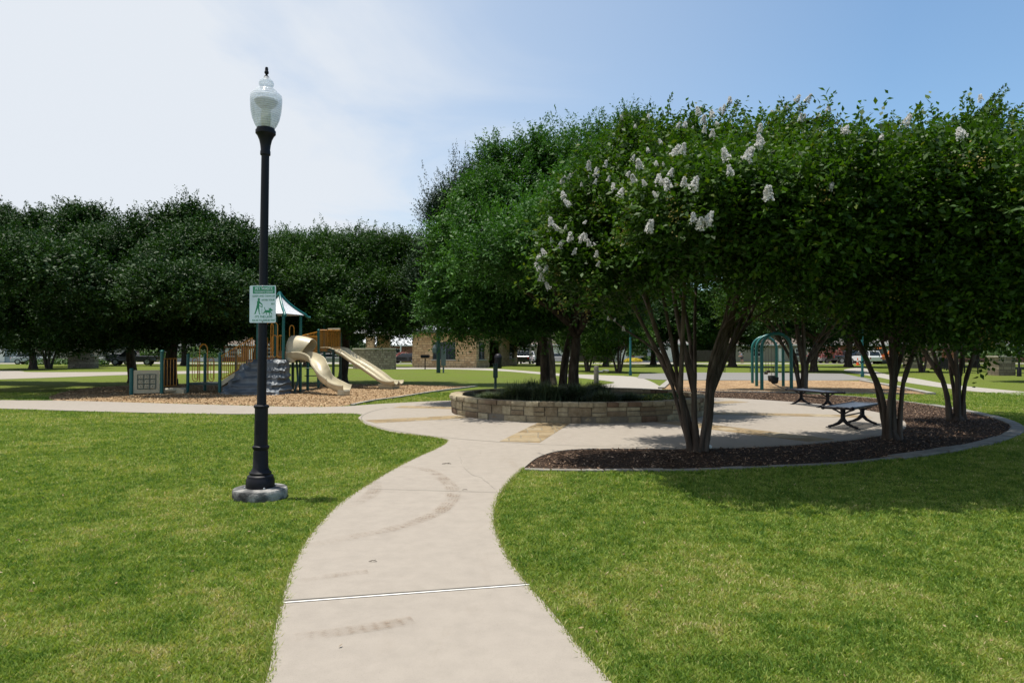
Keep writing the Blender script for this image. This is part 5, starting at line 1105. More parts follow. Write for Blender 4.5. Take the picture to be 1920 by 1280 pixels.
lA = PL(352, 735, 26.9)
MB().prism([(sB.x, sB.y), (sB2[0], sB2[1]), (lA.x, lA.y+.95), (lA.x, lA.y)], zlo-.08, zlo).build('deck', M_TEAL_D, PG)
post(lA.x, lA.y, 1.48); post(lA.x, lA.y+.95, 1.48); 
for px in (366, 396):
    w_ = PL(px, 700, 26.85); hoop(w_.x, w_.y, zlo+.05, zlo+.98, .30, -.1, r=.015, closed=True); hoop(w_.x+.04, w_.y, zlo+.15, zlo+.88, .14, -.1, r=.012, closed=True)
w_ = PL(381.5, 700, 26.85); hoop(w_.x, w_.y, zlo+.05, zlo+1.52, .40, -.1, r=.017)
w_ = PL(381.5, 700, 27.8); hoop(w_.x, w_.y, zlo+.05, zlo+1.5, .40, -.1, r=.017)
# game panel, balance beam
gA = PL(246, 742, 25.3); gB = PL(303, 739, 25.8)
post(gA.x, gA.y, .95, .065); post(gB.x, gB.y, 1.62, .065)
dg_ = Vector((gB.x-gA.x, gB.y-gA.y)); ga = math.atan2(dg_.y, dg_.x); gm = Vector(((gA.x+gB.x)/2, (gA.y+gB.y)/2, .5)); gl = dg_.length-.14
gp = vplate(rrect(gl, .86, .03), -.02, .02).build('game_panel', M_TAN, PG); gp.location = gm; gp.rotation_euler = (0, 0, ga)
fr = MB()
for k in range(4): fr.box((-.30+.2*k, -.035, 0), (.018, .03, .54)); fr.box((0, -.035, -.27+.18*k), (.62, .028, .018))
o = fr.build('game_frame', M_TEAL_D, gp)
for i in range(3):
    for j in range(3):
        o = MB().box((-.2+.2*i, -.035, -.18+.18*j), (.13, .03, .13)).build('game_tile', M_TAN, gp, bevel=.01)
        text('XO'[(i+j) % 2], -.2+.2*i, -.18+.18*j-.035, .10, M_TEAL_D, gp, y=-.052, name='game_mark')
bb = PL(310, 733, 26.0); be = PL(347, 735, 26.4); MB().tube([(bb.x, bb.y, .16), ((bb.x+be.x)/2, (bb.y+be.y)/2-.1, .16), (be.x, be.y, .16)], .08, 10).box(((bb.x+be.x)/2, (bb.y+be.y)/2, .09), (.9, .12, .2)).build('step_beam', M_TAN, PG, smooth=40)
w_ = PL(300, 700, 25.9); barrier((w_.x-.05, w_.y+.1), (w_.x-.05, w_.y+.9), .3, 1.35, 5)

# ------------------------------------------------------------------ swing set
a0 = G(1428, 732); a1 = G(1484, 731); r0_ = G(1411.5, 718.5); r1_ = G(1455.5, 718.5)
sw0 = (a0+a1)/2; sw2 = (r0_+r1_)/2; sw0.z = sw2.z = 0; dsw = (sw2-sw0); hd = dsw.normalized(); wdir = Vector((1, 0, 0))
SWS = thing('swing_set', 'teal arched swing set standing on tan wood chips', 'swing set', sw0)
HS = 2.38
for k in range(3):
    c = dsw*(k/2); pts = [c-wdir*.62+Vector((0, 0, -.05))]
    for q in range(15): a = PI-PI*q/14; pts.append(c+wdir*math.cos(a)*.62+Vector((0, 0, HS-.62+math.sin(a)*.62)))
    pts.append(c+wdir*.62+Vector((0, 0, -.05))); MB().tube(pts, .07, 12).build('arch', M_TEAL, SWS, smooth=60)
MB().tube([Vector((0, 0, HS)), dsw+Vector((0, 0, HS))], .055, 12).build('top_beam', M_TEAL, SWS, smooth=60)
M_CHAIN = mat('chain', (.12, .11, .10), 8, .5, metal=.7)
def swing(t, zb, bucket, label, sx=0):
    c = sw0+dsw*t; s = thing('swing', label, 'swing', (c.x, c.y, 0), math.atan2(hd.y, hd.x), 'swings hanging from the arched frame')
    for k in (-1, 1): MB().tube([(k*.24, 0, HS-.05), (k*.20, sx*.5, zb+.30), (k*.16, sx, zb+.12)], .008, 5).build('chain', M_CHAIN, s)
    if bucket: MB().lathe([(.10, -.16), (.15, -.10), (.17, .10), (.155, .12), (.14, -.02), (.0, -.06)], (0, sx, zb+.02), 16).build('bucket_seat', M_RUBBER, s, smooth=50)
    else: MB().sweep([(-.22, sx, zb+.10), (-.15, sx, zb+.02), (0, sx, zb-.01), (.15, sx, zb+.02), (.22, sx, zb+.10)], [(-.08, 0), (.08, 0), (.08, .015), (-.08, .015)]).build('seat', M_RUBBER, s, smooth=60)
    return s
swing(.14, .38, True, 'black bucket swing nearest the front arch'); swing(.36, .40, True, 'black bucket swing just behind the front one')
swing(.63, .62, False, 'dark strap swing in the far bay of the swing set'); swing(.86, .50, False, 'dark strap swing next to the rear arch')

# ------------------------------------------------------------------ small furniture
# dark green path bollard behind the planter
p = G(929, 745); p.y = 22.3; p.x = A(929, 700, 22.3).x; p.z = 0
t = thing('utility_post', 'dark green post with a narrow box on top behind the stone planter', 'post', p)
MB().tube([(0, 0, -.05), (0, 0, .8)], .045, 12).build('post', M_TEAL_D, t, smooth=40); MB().box((0, 0, .98), (.15, .13, .44)).build('box', M_TEAL_D, t, bevel=.015); MB().box((0, 0, 1.215), (.17, .15, .025)).build('cap', M_TEAL_D, t, bevel=.006)
# drinking fountain
p = G(1118, 719); M_AGG = mat('exposed_aggregate', [(.06, .055, .045), (.13, .12, .10), (.22, .20, .17)], 20, .95)
t = thing('drinking_fountain', 'grey concrete drinking fountain with a side basin near the far path', 'fountain', p)
MB().lathe([(.14, -.03), (.13, .05), (.12, .85), (.10, .90), (0, .91)], seg=20).build('pedestal', M_AGG, t, smooth=40)
MB().tube([(.1, 0, .62), (.42, 0, .62)], .03, 8).lathe([(.05, .58), (.15, .64), (.17, .70), (.15, .71), (.12, .66), (0, .64)], (.48, 0, 0), 18).build('basin', M_METAL, t, smooth=40)
# bbq grill
p = G(797, 692.5); t = thing('park_grill', 'black park barbecue grill on a post in front of the stone building', 'grill', p)
MB().tube([(0, 0, -.05), (0, 0, 1.05)], .05, 10).build('post', M_BLACK, t); MB().box((0, 0, 1.2), (.75, .5, .26), taper=1.05).build('firebox', M_BLACK, t, bevel=.02)
MB().box((0, 0, 1.345), (.66, .42, .02)).build('grate', M_BLACK, t); MB().tube([(.38, 0, 1.25), (.5, 0, 1.25)], .02, 8).build('handle', M_BLACK, t)
# utility pole with boxes
p = G(822, 699); t = thing('electrical_post', 'dark green pole with grey meter boxes on the lawn before the stone building', 'post', p)
MB().lathe([(.16, -.05), (.15, 1), (.13, 4.2), (.13, 4.6)], seg=16).build('pole', M_TEAL_D, t, smooth=40)
M_BOXG = mat('grey_box', (.12, .15, .16), 5, .5)
MB().box((-.30, -.05, 1.75), (.32, .22, .42)).build('meter_box', M_BOXG, t, bevel=.02); MB().box((.38, .05, 1.2), (.36, .25, 1.3)).build('cabinet', M_BOXG, t, bevel=.02); MB().box((.38, .05, .25), (.12, .12, .7)).build('conduit', M_BOXG, t)
MB().lathe([(.09, 1.96), (.09, 2.12), (0, 2.14)], (-.30, -.05, 0), 12).build('meter', M_METAL, t)
# trash can
p = G(934, 690.3); t = thing('trash_can', 'black round trash can with a dome lid before the stone building porch', 'trash can', p)
MB().lathe([(.33, 0), (.36, .1), (.37, 1.0), (.40, 1.02), (.40, 1.07)], seg=20).build('body', M_BLACK, t, smooth=40); MB().lathe([(.40, 1.07), (.36, 1.25), (.24, 1.4), (0, 1.46)], seg=20).build('lid', M_BLACK, t, smooth=60)
# court lamps and far lamps
def tlamp(px, py, h, label, group='slim teal lamps round the court', m=M_TEAL, base=None):
    p = G(px, py)
    if base: return dup(base, p, 0, label)
    t = thing('court_lamp', label, 'lamp', p, group=group); MB().lathe([(.11, -.05), (.10, .3), (.075, .35), (.07, h)], seg=12).build('pole', m, t, smooth=40)
    MB().tube([(0, 0, h-.05), (-.25, 0, h+.1), (-.7, 0, h+.1)], .04, 8).build('arm', m, t, smooth=60); MB().box((-.9, 0, h+.1), (.55, .3, .12), taper=.8).build('lamp_head', m, t, bevel=.03); return t
tl = tlamp(1182, 703.5, 4.6, 'slim teal lamp pole at the left end of the court'); tlamp(1617, 706.5, 4.2, 'slim teal lamp pole at the right end of the court by the bending path', base=tl)
p = G(1911, 705.5); t = thing('street_lamp', 'dark street lamp post beside the iron fence at the far right', 'street lamp', p)
MB().lathe([(.14, -.05), (.13, .5), (.07, .6), (.055, 3.6), (.09, 3.7)], seg=14).build('pole', M_BLACK, t, smooth=40); MB().lathe([(.1, 3.7), (.2, 3.95), (.2, 4.1), (.1, 4.2), (.08, 4.3), (0, 4.35)], seg=16).build('globe', M_WHITE, t, smooth=50)
# far low rail benches
def rail(px0, px1, py, label, g):
    p = G((px0+px1)/2, py); wd = (px1-px0)/1280*p.y; t = thing('low_bench', label, 'bench', p, group=g); h = .42
    for s in (-1, 1): MB().tube([(s*wd*.46, -.15, -.02), (s*wd*.46, -.15, h), (s*wd*.46, .15, h), (s*wd*.46, .15, -.02)], .025, 6).build('leg', M_BLACK, t)
    MB().box((0, 0, h+.03), (wd, .32, .04)).build('seat', M_SEAT, t, bevel=.01)
rail(1344, 1359, 697.4, 'short low metal bench end showing between the crape trunks and the swing set', 'low metal benches beyond the court'); rail(1406, 1451, 697.2, 'long low metal bench behind the swing set across the court', 'low metal benches beyond the court')
# lawn marker/flat white disc and small bottle by trunk
MB_ = G(1330, 843); t = thing('litter', 'small white crumpled cup lying in the mulch by the flowering tree', 'litter', (MB_.x, MB_.y, .03))
MB().lathe([(.02, 0), (.028, .03), (.022, .06), (.03, .065)], (0, 0, .01), 10, M=Matrix.Rotation(R(70), 3, 'X'), jit=.15).build('cup', M_WHITE, t, smooth=60)
for px, py, s in ((838, 869, 1), (700, 1052, .5), (872, 918, .5)):       # twigs on the path
    p = G(px, py, .03); mb = MB(); mb.tube([(-.07*s, 0, .0), (-.02*s, .012, .006), (.06*s, -.01, .004)], .004*s, 5); mb.tube([(0, .0, .004), (.03*s, .035*s, .008)], .003*s, 5); mb.tube([(-.02*s, 0, .004), (-.045*s, -.03*s, .006)], .003*s, 5)
    o = mb.build('twig', M_BARK); o.location = p; tag(o, {838: 'largest dark twig lying on the path near the junction', 700: 'tiny dark twig on the left half of the near path', 872: 'small dark twig beside the tyre mark on the path'}[px], 'twig', 'twigs on the path')

# ------------------------------------------------------------------ stone pavilion building
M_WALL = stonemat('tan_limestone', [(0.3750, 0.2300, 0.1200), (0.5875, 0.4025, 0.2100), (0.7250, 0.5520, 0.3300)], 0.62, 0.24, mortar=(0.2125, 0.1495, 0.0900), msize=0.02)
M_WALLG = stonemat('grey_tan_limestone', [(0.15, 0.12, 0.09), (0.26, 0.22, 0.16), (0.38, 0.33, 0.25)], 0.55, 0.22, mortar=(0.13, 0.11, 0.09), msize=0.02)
M_TRIM = mat('limestone_trim', (0.42, 0.39, 0.32), 6, .9); M_FRAME = mat('window_frame', (0.05, 0.055, 0.055), 5, .5)
M_METROOF = mat('metal_roof', (0.16, 0.165, 0.165), 3, .45, metal=.3); M_GLZ, nt, b = newmat('window_glass'); b.inputs['Base Color'].default_value = (.05, .07, .08, 1); b.inputs['Roughness'].default_value = .05; b.inputs['Alpha'].default_value = .55
c0 = G(893, 689.8); c1 = G(773, 688.6); c2 = G(970, 683.6)
def wall_run(p, q, h, th, openings, parent, m, trim=True, inset=.12):
    """wall from p to q (2D) with openings (u0,u1,z0,z1,kind) in metres; thick real wall in pieces"""
    d = Vector((q.x-p.x, q.y-p.y, 0)); L = d.length; d.normalize(); nn = Vector((-d.y, d.x, 0)); ang = math.atan2(d.y, d.x); mb = MB()
    def pc(u0, u1, z0, z1):
        if u1-u0 < .01 or z1-z0 < .01: return
        c = p+d*(u0+u1)/2+nn*th/2; mb.box((c.x, c.y, (z0+z1)/2), (u1-u0, th, z1-z0), ang)
    u = 0
    for (a, b_, z0, z1, k) in sorted(openings): pc(u, a, 0, h); pc(a, b_, 0, z0); pc(a, b_, z1, h); u = b_
    pc(u, L, 0, h); mb.build('wall', m, parent)
    for (a, b_, z0, z1, k) in openings:
        c = p+d*(a+b_)/2+nn*(th*.5); fr = MB(); wd = b_-a; ht = z1-z0; f = .06
        M3 = Matrix.Rotation(ang, 3, 'Z')
        def lb(x, z, sx, sz, sy=.08): v = M3 @ Vector((x, 0, 0)); fr.box((c.x+v.x, c.y+v.y, z), (sx, sy, sz), ang)
        if k == 'open': continue
        lb(-wd/2+f/2, (z0+z1)/2, f, ht); lb(wd/2-f/2, (z0+z1)/2, f, ht); lb(0, z1-f/2, wd-2*f, f); lb(0, z0+f/2, wd-2*f, f)
        nm = {'w3': 3, 'w2': 2, 'w1': 1}.get(k, 1)
        for j in range(1, nm): lb(-wd/2+wd*j/nm, (z0+z1)/2, f*.8, ht-2*f)
        lb(0, z0+ht*.78, wd-2*f, f*.7)
        fo_ = fr.build('window' if k != 'door' else 'door', M_FRAME, parent)
        g = MB(); g.box((c.x, c.y, (z0+z1)/2), (wd-2*f, .015, ht-2*f), ang); g.build('pane', M_GLZ, fo_)
        if trim and k != 'door': s = MB(); cs = p+d*(a+b_)/2-nn*.02; s.box((cs.x, cs.y, z0-.06), (wd+.2, .16, .12), ang); s.build('sill', M_TRIM, fo_)
PV = thing('stone_pavilion', 'tan stone park building with dark windows and a metal roofed porch beyond the lawn', 'building')
for o_ in (c0, c1, c2): o_.z = 0
back_d = Vector((c2.x-c0.x, c2.y-c0.y, 0))
Lf = (c0-c1).length
sc_px = lambda px: (px-773)/(893-773)*Lf
wall_run(c1, c0, 3.6, .35, [(sc_px(812), sc_px(855), .85, 2.65, 'w3')], PV, M_WALL)
Lr = back_d.length
# perspective-correct positions along the receding wall
def urecede(px):
    k = (px-960)/1280; return (c0.x-k*c0.y)/(k*back_d.y-back_d.x)*Lr
wall_run(c0, c2, 3.6, .35, [(urecede(898), urecede(910), .85, 2.7, 'w1'), (urecede(917.5), urecede(941), .0, 2.9, 'open'), (urecede(955), urecede(965), .85, 2.7, 'w1')], PV, M_WALL)
d_ = back_d.normalized(); n_ = Vector((-d_.y, d_.x, 0))
# recessed porch behind the opening: inner walls, door, floor
ua, ub = urecede(917.5), urecede(941); pin = c0+d_*ua+n_*3.0; pout = c0+d_*ub+n_*3.0
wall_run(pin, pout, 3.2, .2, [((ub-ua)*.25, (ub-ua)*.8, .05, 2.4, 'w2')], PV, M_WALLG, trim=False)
w4 = c1+(back_d); wall_run(c2, w4, 3.6, .35, [], PV, M_WALL); wall_run(w4, c1, 3.6, .35, [(3, 5, .85, 2.65, 'w2'), (9, 12, .85, 2.65, 'w3')], PV, M_WALL)
cen = (c0+c1+c2+w4)/4; mb = MB(); ring_ = [c1, c0, c2, w4]; ov = 1.12
vs = [cen+(p-cen)*ov+Vector((0, 0, 3.62)) for p in ring_]+[cen+(p-cen)*ov+Vector((0, 0, 3.85)) for p in ring_]
mid1 = (c1+w4)/2; mid2 = (c0+c2)/2; rg = [cen+(mid1-cen)*.55+Vector((0, 0, 5.4)), cen+(mid2-cen)*.55+Vector((0, 0, 5.4))]
vs += rg; mb.add(vs, [(0, 1, 2, 3), (0, 1, 5, 4), (1, 2, 6, 5), (2, 3, 7, 6), (3, 0, 4, 7), (4, 5, 9, 8), (5, 6, 9), (6, 7, 8, 9), (7, 4, 8)]); mb.build('roof', M_METROOF, PV)
# curved stone screen wall and piers on its left
sw = thing('stone_wall', 'free standing curved wall of rough grey tan stone with a pale cap left of the building', 'wall')
P0 = G(660, 691.5); P1 = G(742, 692.3); P0.z = P1.z = 0; ctrl = catmull([P0+Vector((0, 1.2, 0)), P0.lerp(P1, .35)+Vector((0, -.3, 0)), P0.lerp(P1, .7)+Vector((0, -.4, 0)), P1], 5)
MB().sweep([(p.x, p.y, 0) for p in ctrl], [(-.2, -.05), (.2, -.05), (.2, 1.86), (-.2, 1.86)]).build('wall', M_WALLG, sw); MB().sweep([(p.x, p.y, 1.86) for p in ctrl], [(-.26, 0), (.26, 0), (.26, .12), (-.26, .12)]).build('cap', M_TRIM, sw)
for px0, px1, py, h, lab in ((687, 702, 688.8, 3.2, 'tall square stone pier rising behind the left of the curved stone wall'), (708, 731, 686.8, 3.4, 'wide brown stone pier in shade behind the curved stone wall')):
    p = G((px0+px1)/2, py); wd = (px1-px0)/1280*p.y; t = thing('stone_pier', lab, 'pier', p, group='stone piers of the entrance shelter'); MB().box((0, 0, h/2), (wd, wd*.8, h)).build('shaft', M_WALL, t); MB().box((0, 0, h+.08), (wd+.2, wd*.8+.2, .16)).build('cap', M_TRIM, t)
p = G(708, 688); t = thing('shelter_roof', 'dark hipped shelter roof carried by the two stone piers', 'roof', (p.x, p.y, 3.56)); MB().add([(-3, -2.4, 0), (3.2, -2.4, 0), (3.2, 2.6, 0), (-3, 2.6, 0), (-.8, 0, 1.3), (1, 0, 1.3)], [(3, 2, 1, 0), (0, 1, 5, 4), (1, 2, 5), (2, 3, 4, 5), (3, 0, 4)]).build('roof', M_METROOF, t)
# entrance wall at the left
p = G(156, 689.5); k = 1/1280*p.y; t = thing('entrance_wall', 'stepped stone entrance monument with a pale cap on the lawn at the left', 'wall', p)
MB().box((0, 0, .55), (50*k, .7, 1.2)).box((0, 0, 1.30), (34*k, .64, .72)).build('wall', M_WALLG, t); MB().box((0, 0, 1.72), (37*k, .8, .12)).box((-21.5*k, 0, 1.20), (11*k, .8, .10)).box((21.5*k, 0, 1.20), (11*k, .8, .10)).build('cap', M_TRIM, t)

# ------------------------------------------------------------------ far houses
def wmat(name, c): return mat(name, c, .6, .8, bmp=.1)
def house(loc, wd, dp, h, wallm, roofm, label, feats, ridge='x', over=.5, rh=1.9, rz=0, chim=False):
    t = thing('house', label, 'house', loc, rz, 'houses along the far street')
    MB().box((0, dp/2, h/2), (wd, dp, h)).build('wall', wallm, t)
    a, b_ = wd/2+over, dp+over; mb = MB()
    if ridge == 'x': vs = [(-a, -over, h), (a, -over, h), (a, b_, h), (-a, b_, h), (-a*.72, dp/2, h+rh), (a*.72, dp/2, h+rh)]; fs = [(3, 2, 1, 0), (0, 1, 5, 4), (1, 2, 5), (2, 3, 4, 5), (3, 0, 4)]
    else: vs = [(-a, -over, h), (a, -over, h), (a, b_, h), (-a, b_, h), (0, -over, h+rh), (0, b_, h+rh)]; fs = [(3, 2, 1, 0), (0, 1, 4), (1, 2, 5, 4), (2, 3, 5), (3, 0, 4, 5)]
    mb.add([(x, y, z+.004) for x, y, z in vs], fs); rf = mb.build('roof', roofm, t)
    MB().box((0, -over+.02, h-.06), (2*a, .05, .2)).build('fascia', M_WHITE, t)
    if chim: MB().box((wd*.2, dp*.5, h+rh*.9), (.9, .7, 1.4)).build('chimney', M_BRICK, rf)
    for kind, x, w2, z0, z1, *ex in feats:
        zc2 = (z0+z1)/2
        if kind == 'garage':
            g = MB().box((x, -.04, zc2), (w2, .08, z1-z0)); 
            for j in range(1, 4): g.box((x, -.085, z0+(z1-z0)*j/4), (w2, .02, .03))
            g.build('garage_door', M_WHITE, t); MB().box((x-w2/2-.1, -.05, zc2), (.2, .1, z1-z0)).box((x+w2/2+.1, -.05, zc2), (.2, .1, z1-z0)).box((x, -.05, z1+.1), (w2+.4, .1, .2)).build('garage_trim', M_WHITE, t)
        elif kind == 'win':
            f = MB().box((x-w2/2, -.04, zc2), (.1, .1, z1-z0)).box((x+w2/2, -.04, zc2), (.1, .1, z1-z0)).box((x, -.04, z1), (w2+.1, .1, .1)).box((x, -.04, z0), (w2+.1, .1, .1)).box((x, -.045, zc2), (w2, .05, .06)).build('window', M_WHITE, t)
            MB().box((x, -.015, zc2), (w2, .03, z1-z0)).build('pane', M_GLASS_D, f)
            if ex:
                for s in (-1, 1): MB().box((x+s*(w2/2+.3), -.03, zc2), (.42, .05, z1-z0+.1)).build('shutter', ex[0], t)
        elif kind == 'door': MB().box((x, -.03, zc2), (w2, .06, z1-z0)).build('door', ex[0] if ex else M_WHITE, t)
        elif kind == 'post': MB().box((x, -over-.8, zc2), (.18, .18, z1-z0)).build('porch_post', M_WHITE, t)
    return t
M_BRICK = stonemat('red_brick', [(0.16, 0.055, 0.035), (0.24, 0.085, 0.055), (0.30, 0.12, 0.08)], .3, .1, mortar=(.25, .22, .19), msize=.01)
M_SHING = mat('grey_shingles', (0.16, 0.15, 0.145), 2, .9, bmp=.4, bscale=10); M_SHB = mat('brown_shingles', (0.13, 0.10, 0.08), 2, .9, bmp=.4, bscale=10)
M_GREYW = wmat('grey_siding', (0.26, 0.29, 0.31)); M_WHW = wmat('white_siding', (0.34, 0.35, 0.35)); M_CREAM = wmat('cream_siding', (0.24, 0.22, 0.18)); M_SHUT = mat('red_shutter', (0.18, 0.025, 0.03), 4, .6); M_BLUW = wmat('pale_blue_siding', (0.26, 0.31, 0.35))
HY = 109
def hx(px): return (px-960)/1280*HY
house((hx(1222), HY, 0), 11, 9, 2.9, M_GREYW, M_SHING, 'grey house with red shutters and a white garage door beyond the lawn', [('garage', 2.55, 2.5, .1, 2.2), ('win', -2.0, 1.4, .9, 2.2, M_SHUT), ('door', -4.4, 1, .1, 2.2)])
house((hx(1470), HY+1, 0), 15, 9, 2.8, M_CREAM, M_SHB, 'long cream house partly hidden behind the swing set', [('win', -4, 1.6, .9, 2.2), ('win', 3, 1.6, .9, 2.2), ('door', 0, 1, .1, 2.2), ('garage', 5.6, 2.6, .1, 2.2)])
house((hx(1690), HY+4, 0), 13, 9, 2.8, M_BRICK, M_SHING, 'low red brick house behind the road workers', [('win', -3, 1.6, .9, 2.2), ('door', 0, 1, .1, 2.2), ('win', 3.5, 1.6, .9, 2.2)])
house((hx(1860), HY-1, 0), 12, 9, 2.8, M_BRICK, M_SHING, 'brick house with pale trim behind the iron fence', [('win', -1, 2.0, .8, 2.3), ('door', -3.6, 1, .1, 2.2, M_BLUW), ('win', 3, 1.6, .9, 2.2)])
house((hx(1010), HY+3, 0), 13, 9, 2.8, M_CREAM, M_SHB, 'cream house with a brown roof behind the ash trunks', [('win', -2, 1.4, .9, 2.2), ('garage', 3, 2.8, .1, 2.2)])
house((hx(735), HY, 0), 11, 8, 2.7, M_BRICK, mat('pale_metal_roof', (.55, .57, .58), 3, .4, metal=.2), 'red brick house with a pale metal roof seen left of the stone building', [('win', .6, 1.6, .8, 2.1), ('door', -2, 1, .1, 2.1), ('post', 1.6, 0, 0, 2.7), ('post', -2.8, 0, 0, 2.7)])
house((hx(470), HY+3, 0), 14, 9, 2.8, M_BRICK, M_SHB, 'brick house behind the orange stair rail', [('win', 2, 1.6, .9, 2.2, M_WHITE), ('door', -1, 1, .1, 2.2), ('win', -4, 1.6, .9, 2.2, M_WHITE)])
house((hx(345), HY+2, 0), 10, 9, 2.8, M_WHW, M_SHING, 'white house glimpsed between the live oak trunks', [('win', -1, 1.6, .9, 2.2), ('door', 2, 1, .1, 2.2), ('win', 4, 1.0, .9, 2.2)])
house((hx(170), HY-6, 0), 10, 9, 2.9, M_CREAM, M_SHB, 'tan house in shade right behind the stone entrance wall', [('win', -2.5, 1.4, .9, 2.2), ('door', 1.5, 1, .1, 2.2)], ridge='y')
house((hx(50), HY-6, 0), 11, 9, 3.0, M_BLUW, M_SHING, 'pale blue house with a double garage at the far left', [('garage', -1.5, 4.6, .1, 2.3), ('win', 3.6, 1.2, .9, 2.2)])
house((hx(-90), HY-4, 0), 11, 9, 2.9, M_WHW, M_SHB, 'white house just past the left edge of the view', [('win', 2, 1.6, .9, 2.2)])
M_FENCE = mat('weathered_board_fence', [(.03, .024, .02), (.055, .045, .036), (.09, .07, .055)], 3, .9, bmp=.5, bscale=8, stretch=(6, 1, .3))
for px0, px1, lab in ((1278, 1398, 'dark board fence between the grey house and the long cream house'), (1552, 1618, 'dark board fence right of the long cream house'), (1078, 1152, 'dark board fence left of the grey house'), (842, 935, 'dark board fence behind the stone building'), (232, 285, 'dark board fence right of the shaded tan house'), (552, 665, 'dark board fence behind the play slides')):
    x0 = hx(px0); x1 = hx(px1); t = thing('board_fence', lab, 'fence', ((x0+x1)/2, HY+2.5, 0), group='board fences between the houses'); w_ = x1-x0; mb = MB(); k = int(w_/.16)
    for i_ in range(k): mb.box((-w_/2+(i_+.5)*w_/k, 0, .95+.02*math.sin(i_*7)), (w_/k-.012, .025, 1.9))
    mb.build('boards', M_FENCE, t); MB().box((0, .05, .4), (w_, .05, .09)).box((0, .05, 1.5), (w_, .05, .09)).build('rails', M_FENCE, t)
# bushes and flower beds at the houses
hg = 'shrubs in front of the far houses'
for px, Y, r, h, mm, lab in ((1193, 104, 1.5, 3.0, L_SHRUB, 'rounded light green shrub left of the red shuttered window'), (1187, 101.5, 1.2, .7, L_YEL, 'yellow flower bed in front of the grey house'), (1225, 105, 1.9, 1.0, L_SHRUB, 'low clipped hedge under the red shuttered window'), (1548, 98, 2.3, 2.4, L_PINK, 'wide shrub with dull pink blooms left of the dark pickup'), (1880, 90, 3.0, 2.6, L_SHRUB, 'sunlit green shrub mass behind the iron fence'), (1832, 96, 2.5, 2.3, L_SHRUB, 'green shrub behind the iron fence left of the sunlit mass'), (375, 92, 2.8, 2.4, L_SHRUB, 'round green shrub across the street behind the arched rails'), (277, 92, 2.2, 2.3, L_SHRUB, 'green shrub across the street behind the pickup'), (757, 101, 1.2, 1.6, L_PINK, 'pink flowering shrub near the red brick house'), (665, 90, 2.2, 3.2, L_SHRUB, 'light green bush left of the tall stone pier'), (110, 74, 2.8, .9, L_SHRUB, 'low ground shrub at the left foot of the entrance wall'), (178, 73.5, 1.2, .8, L_SHRUB, 'low ground shrub at the right foot of the entrance wall')):
    x = (px-960)/1280*Y; bush('shrub', (x, Y, 0), r, h, mm, lab, hg, 330, .16)

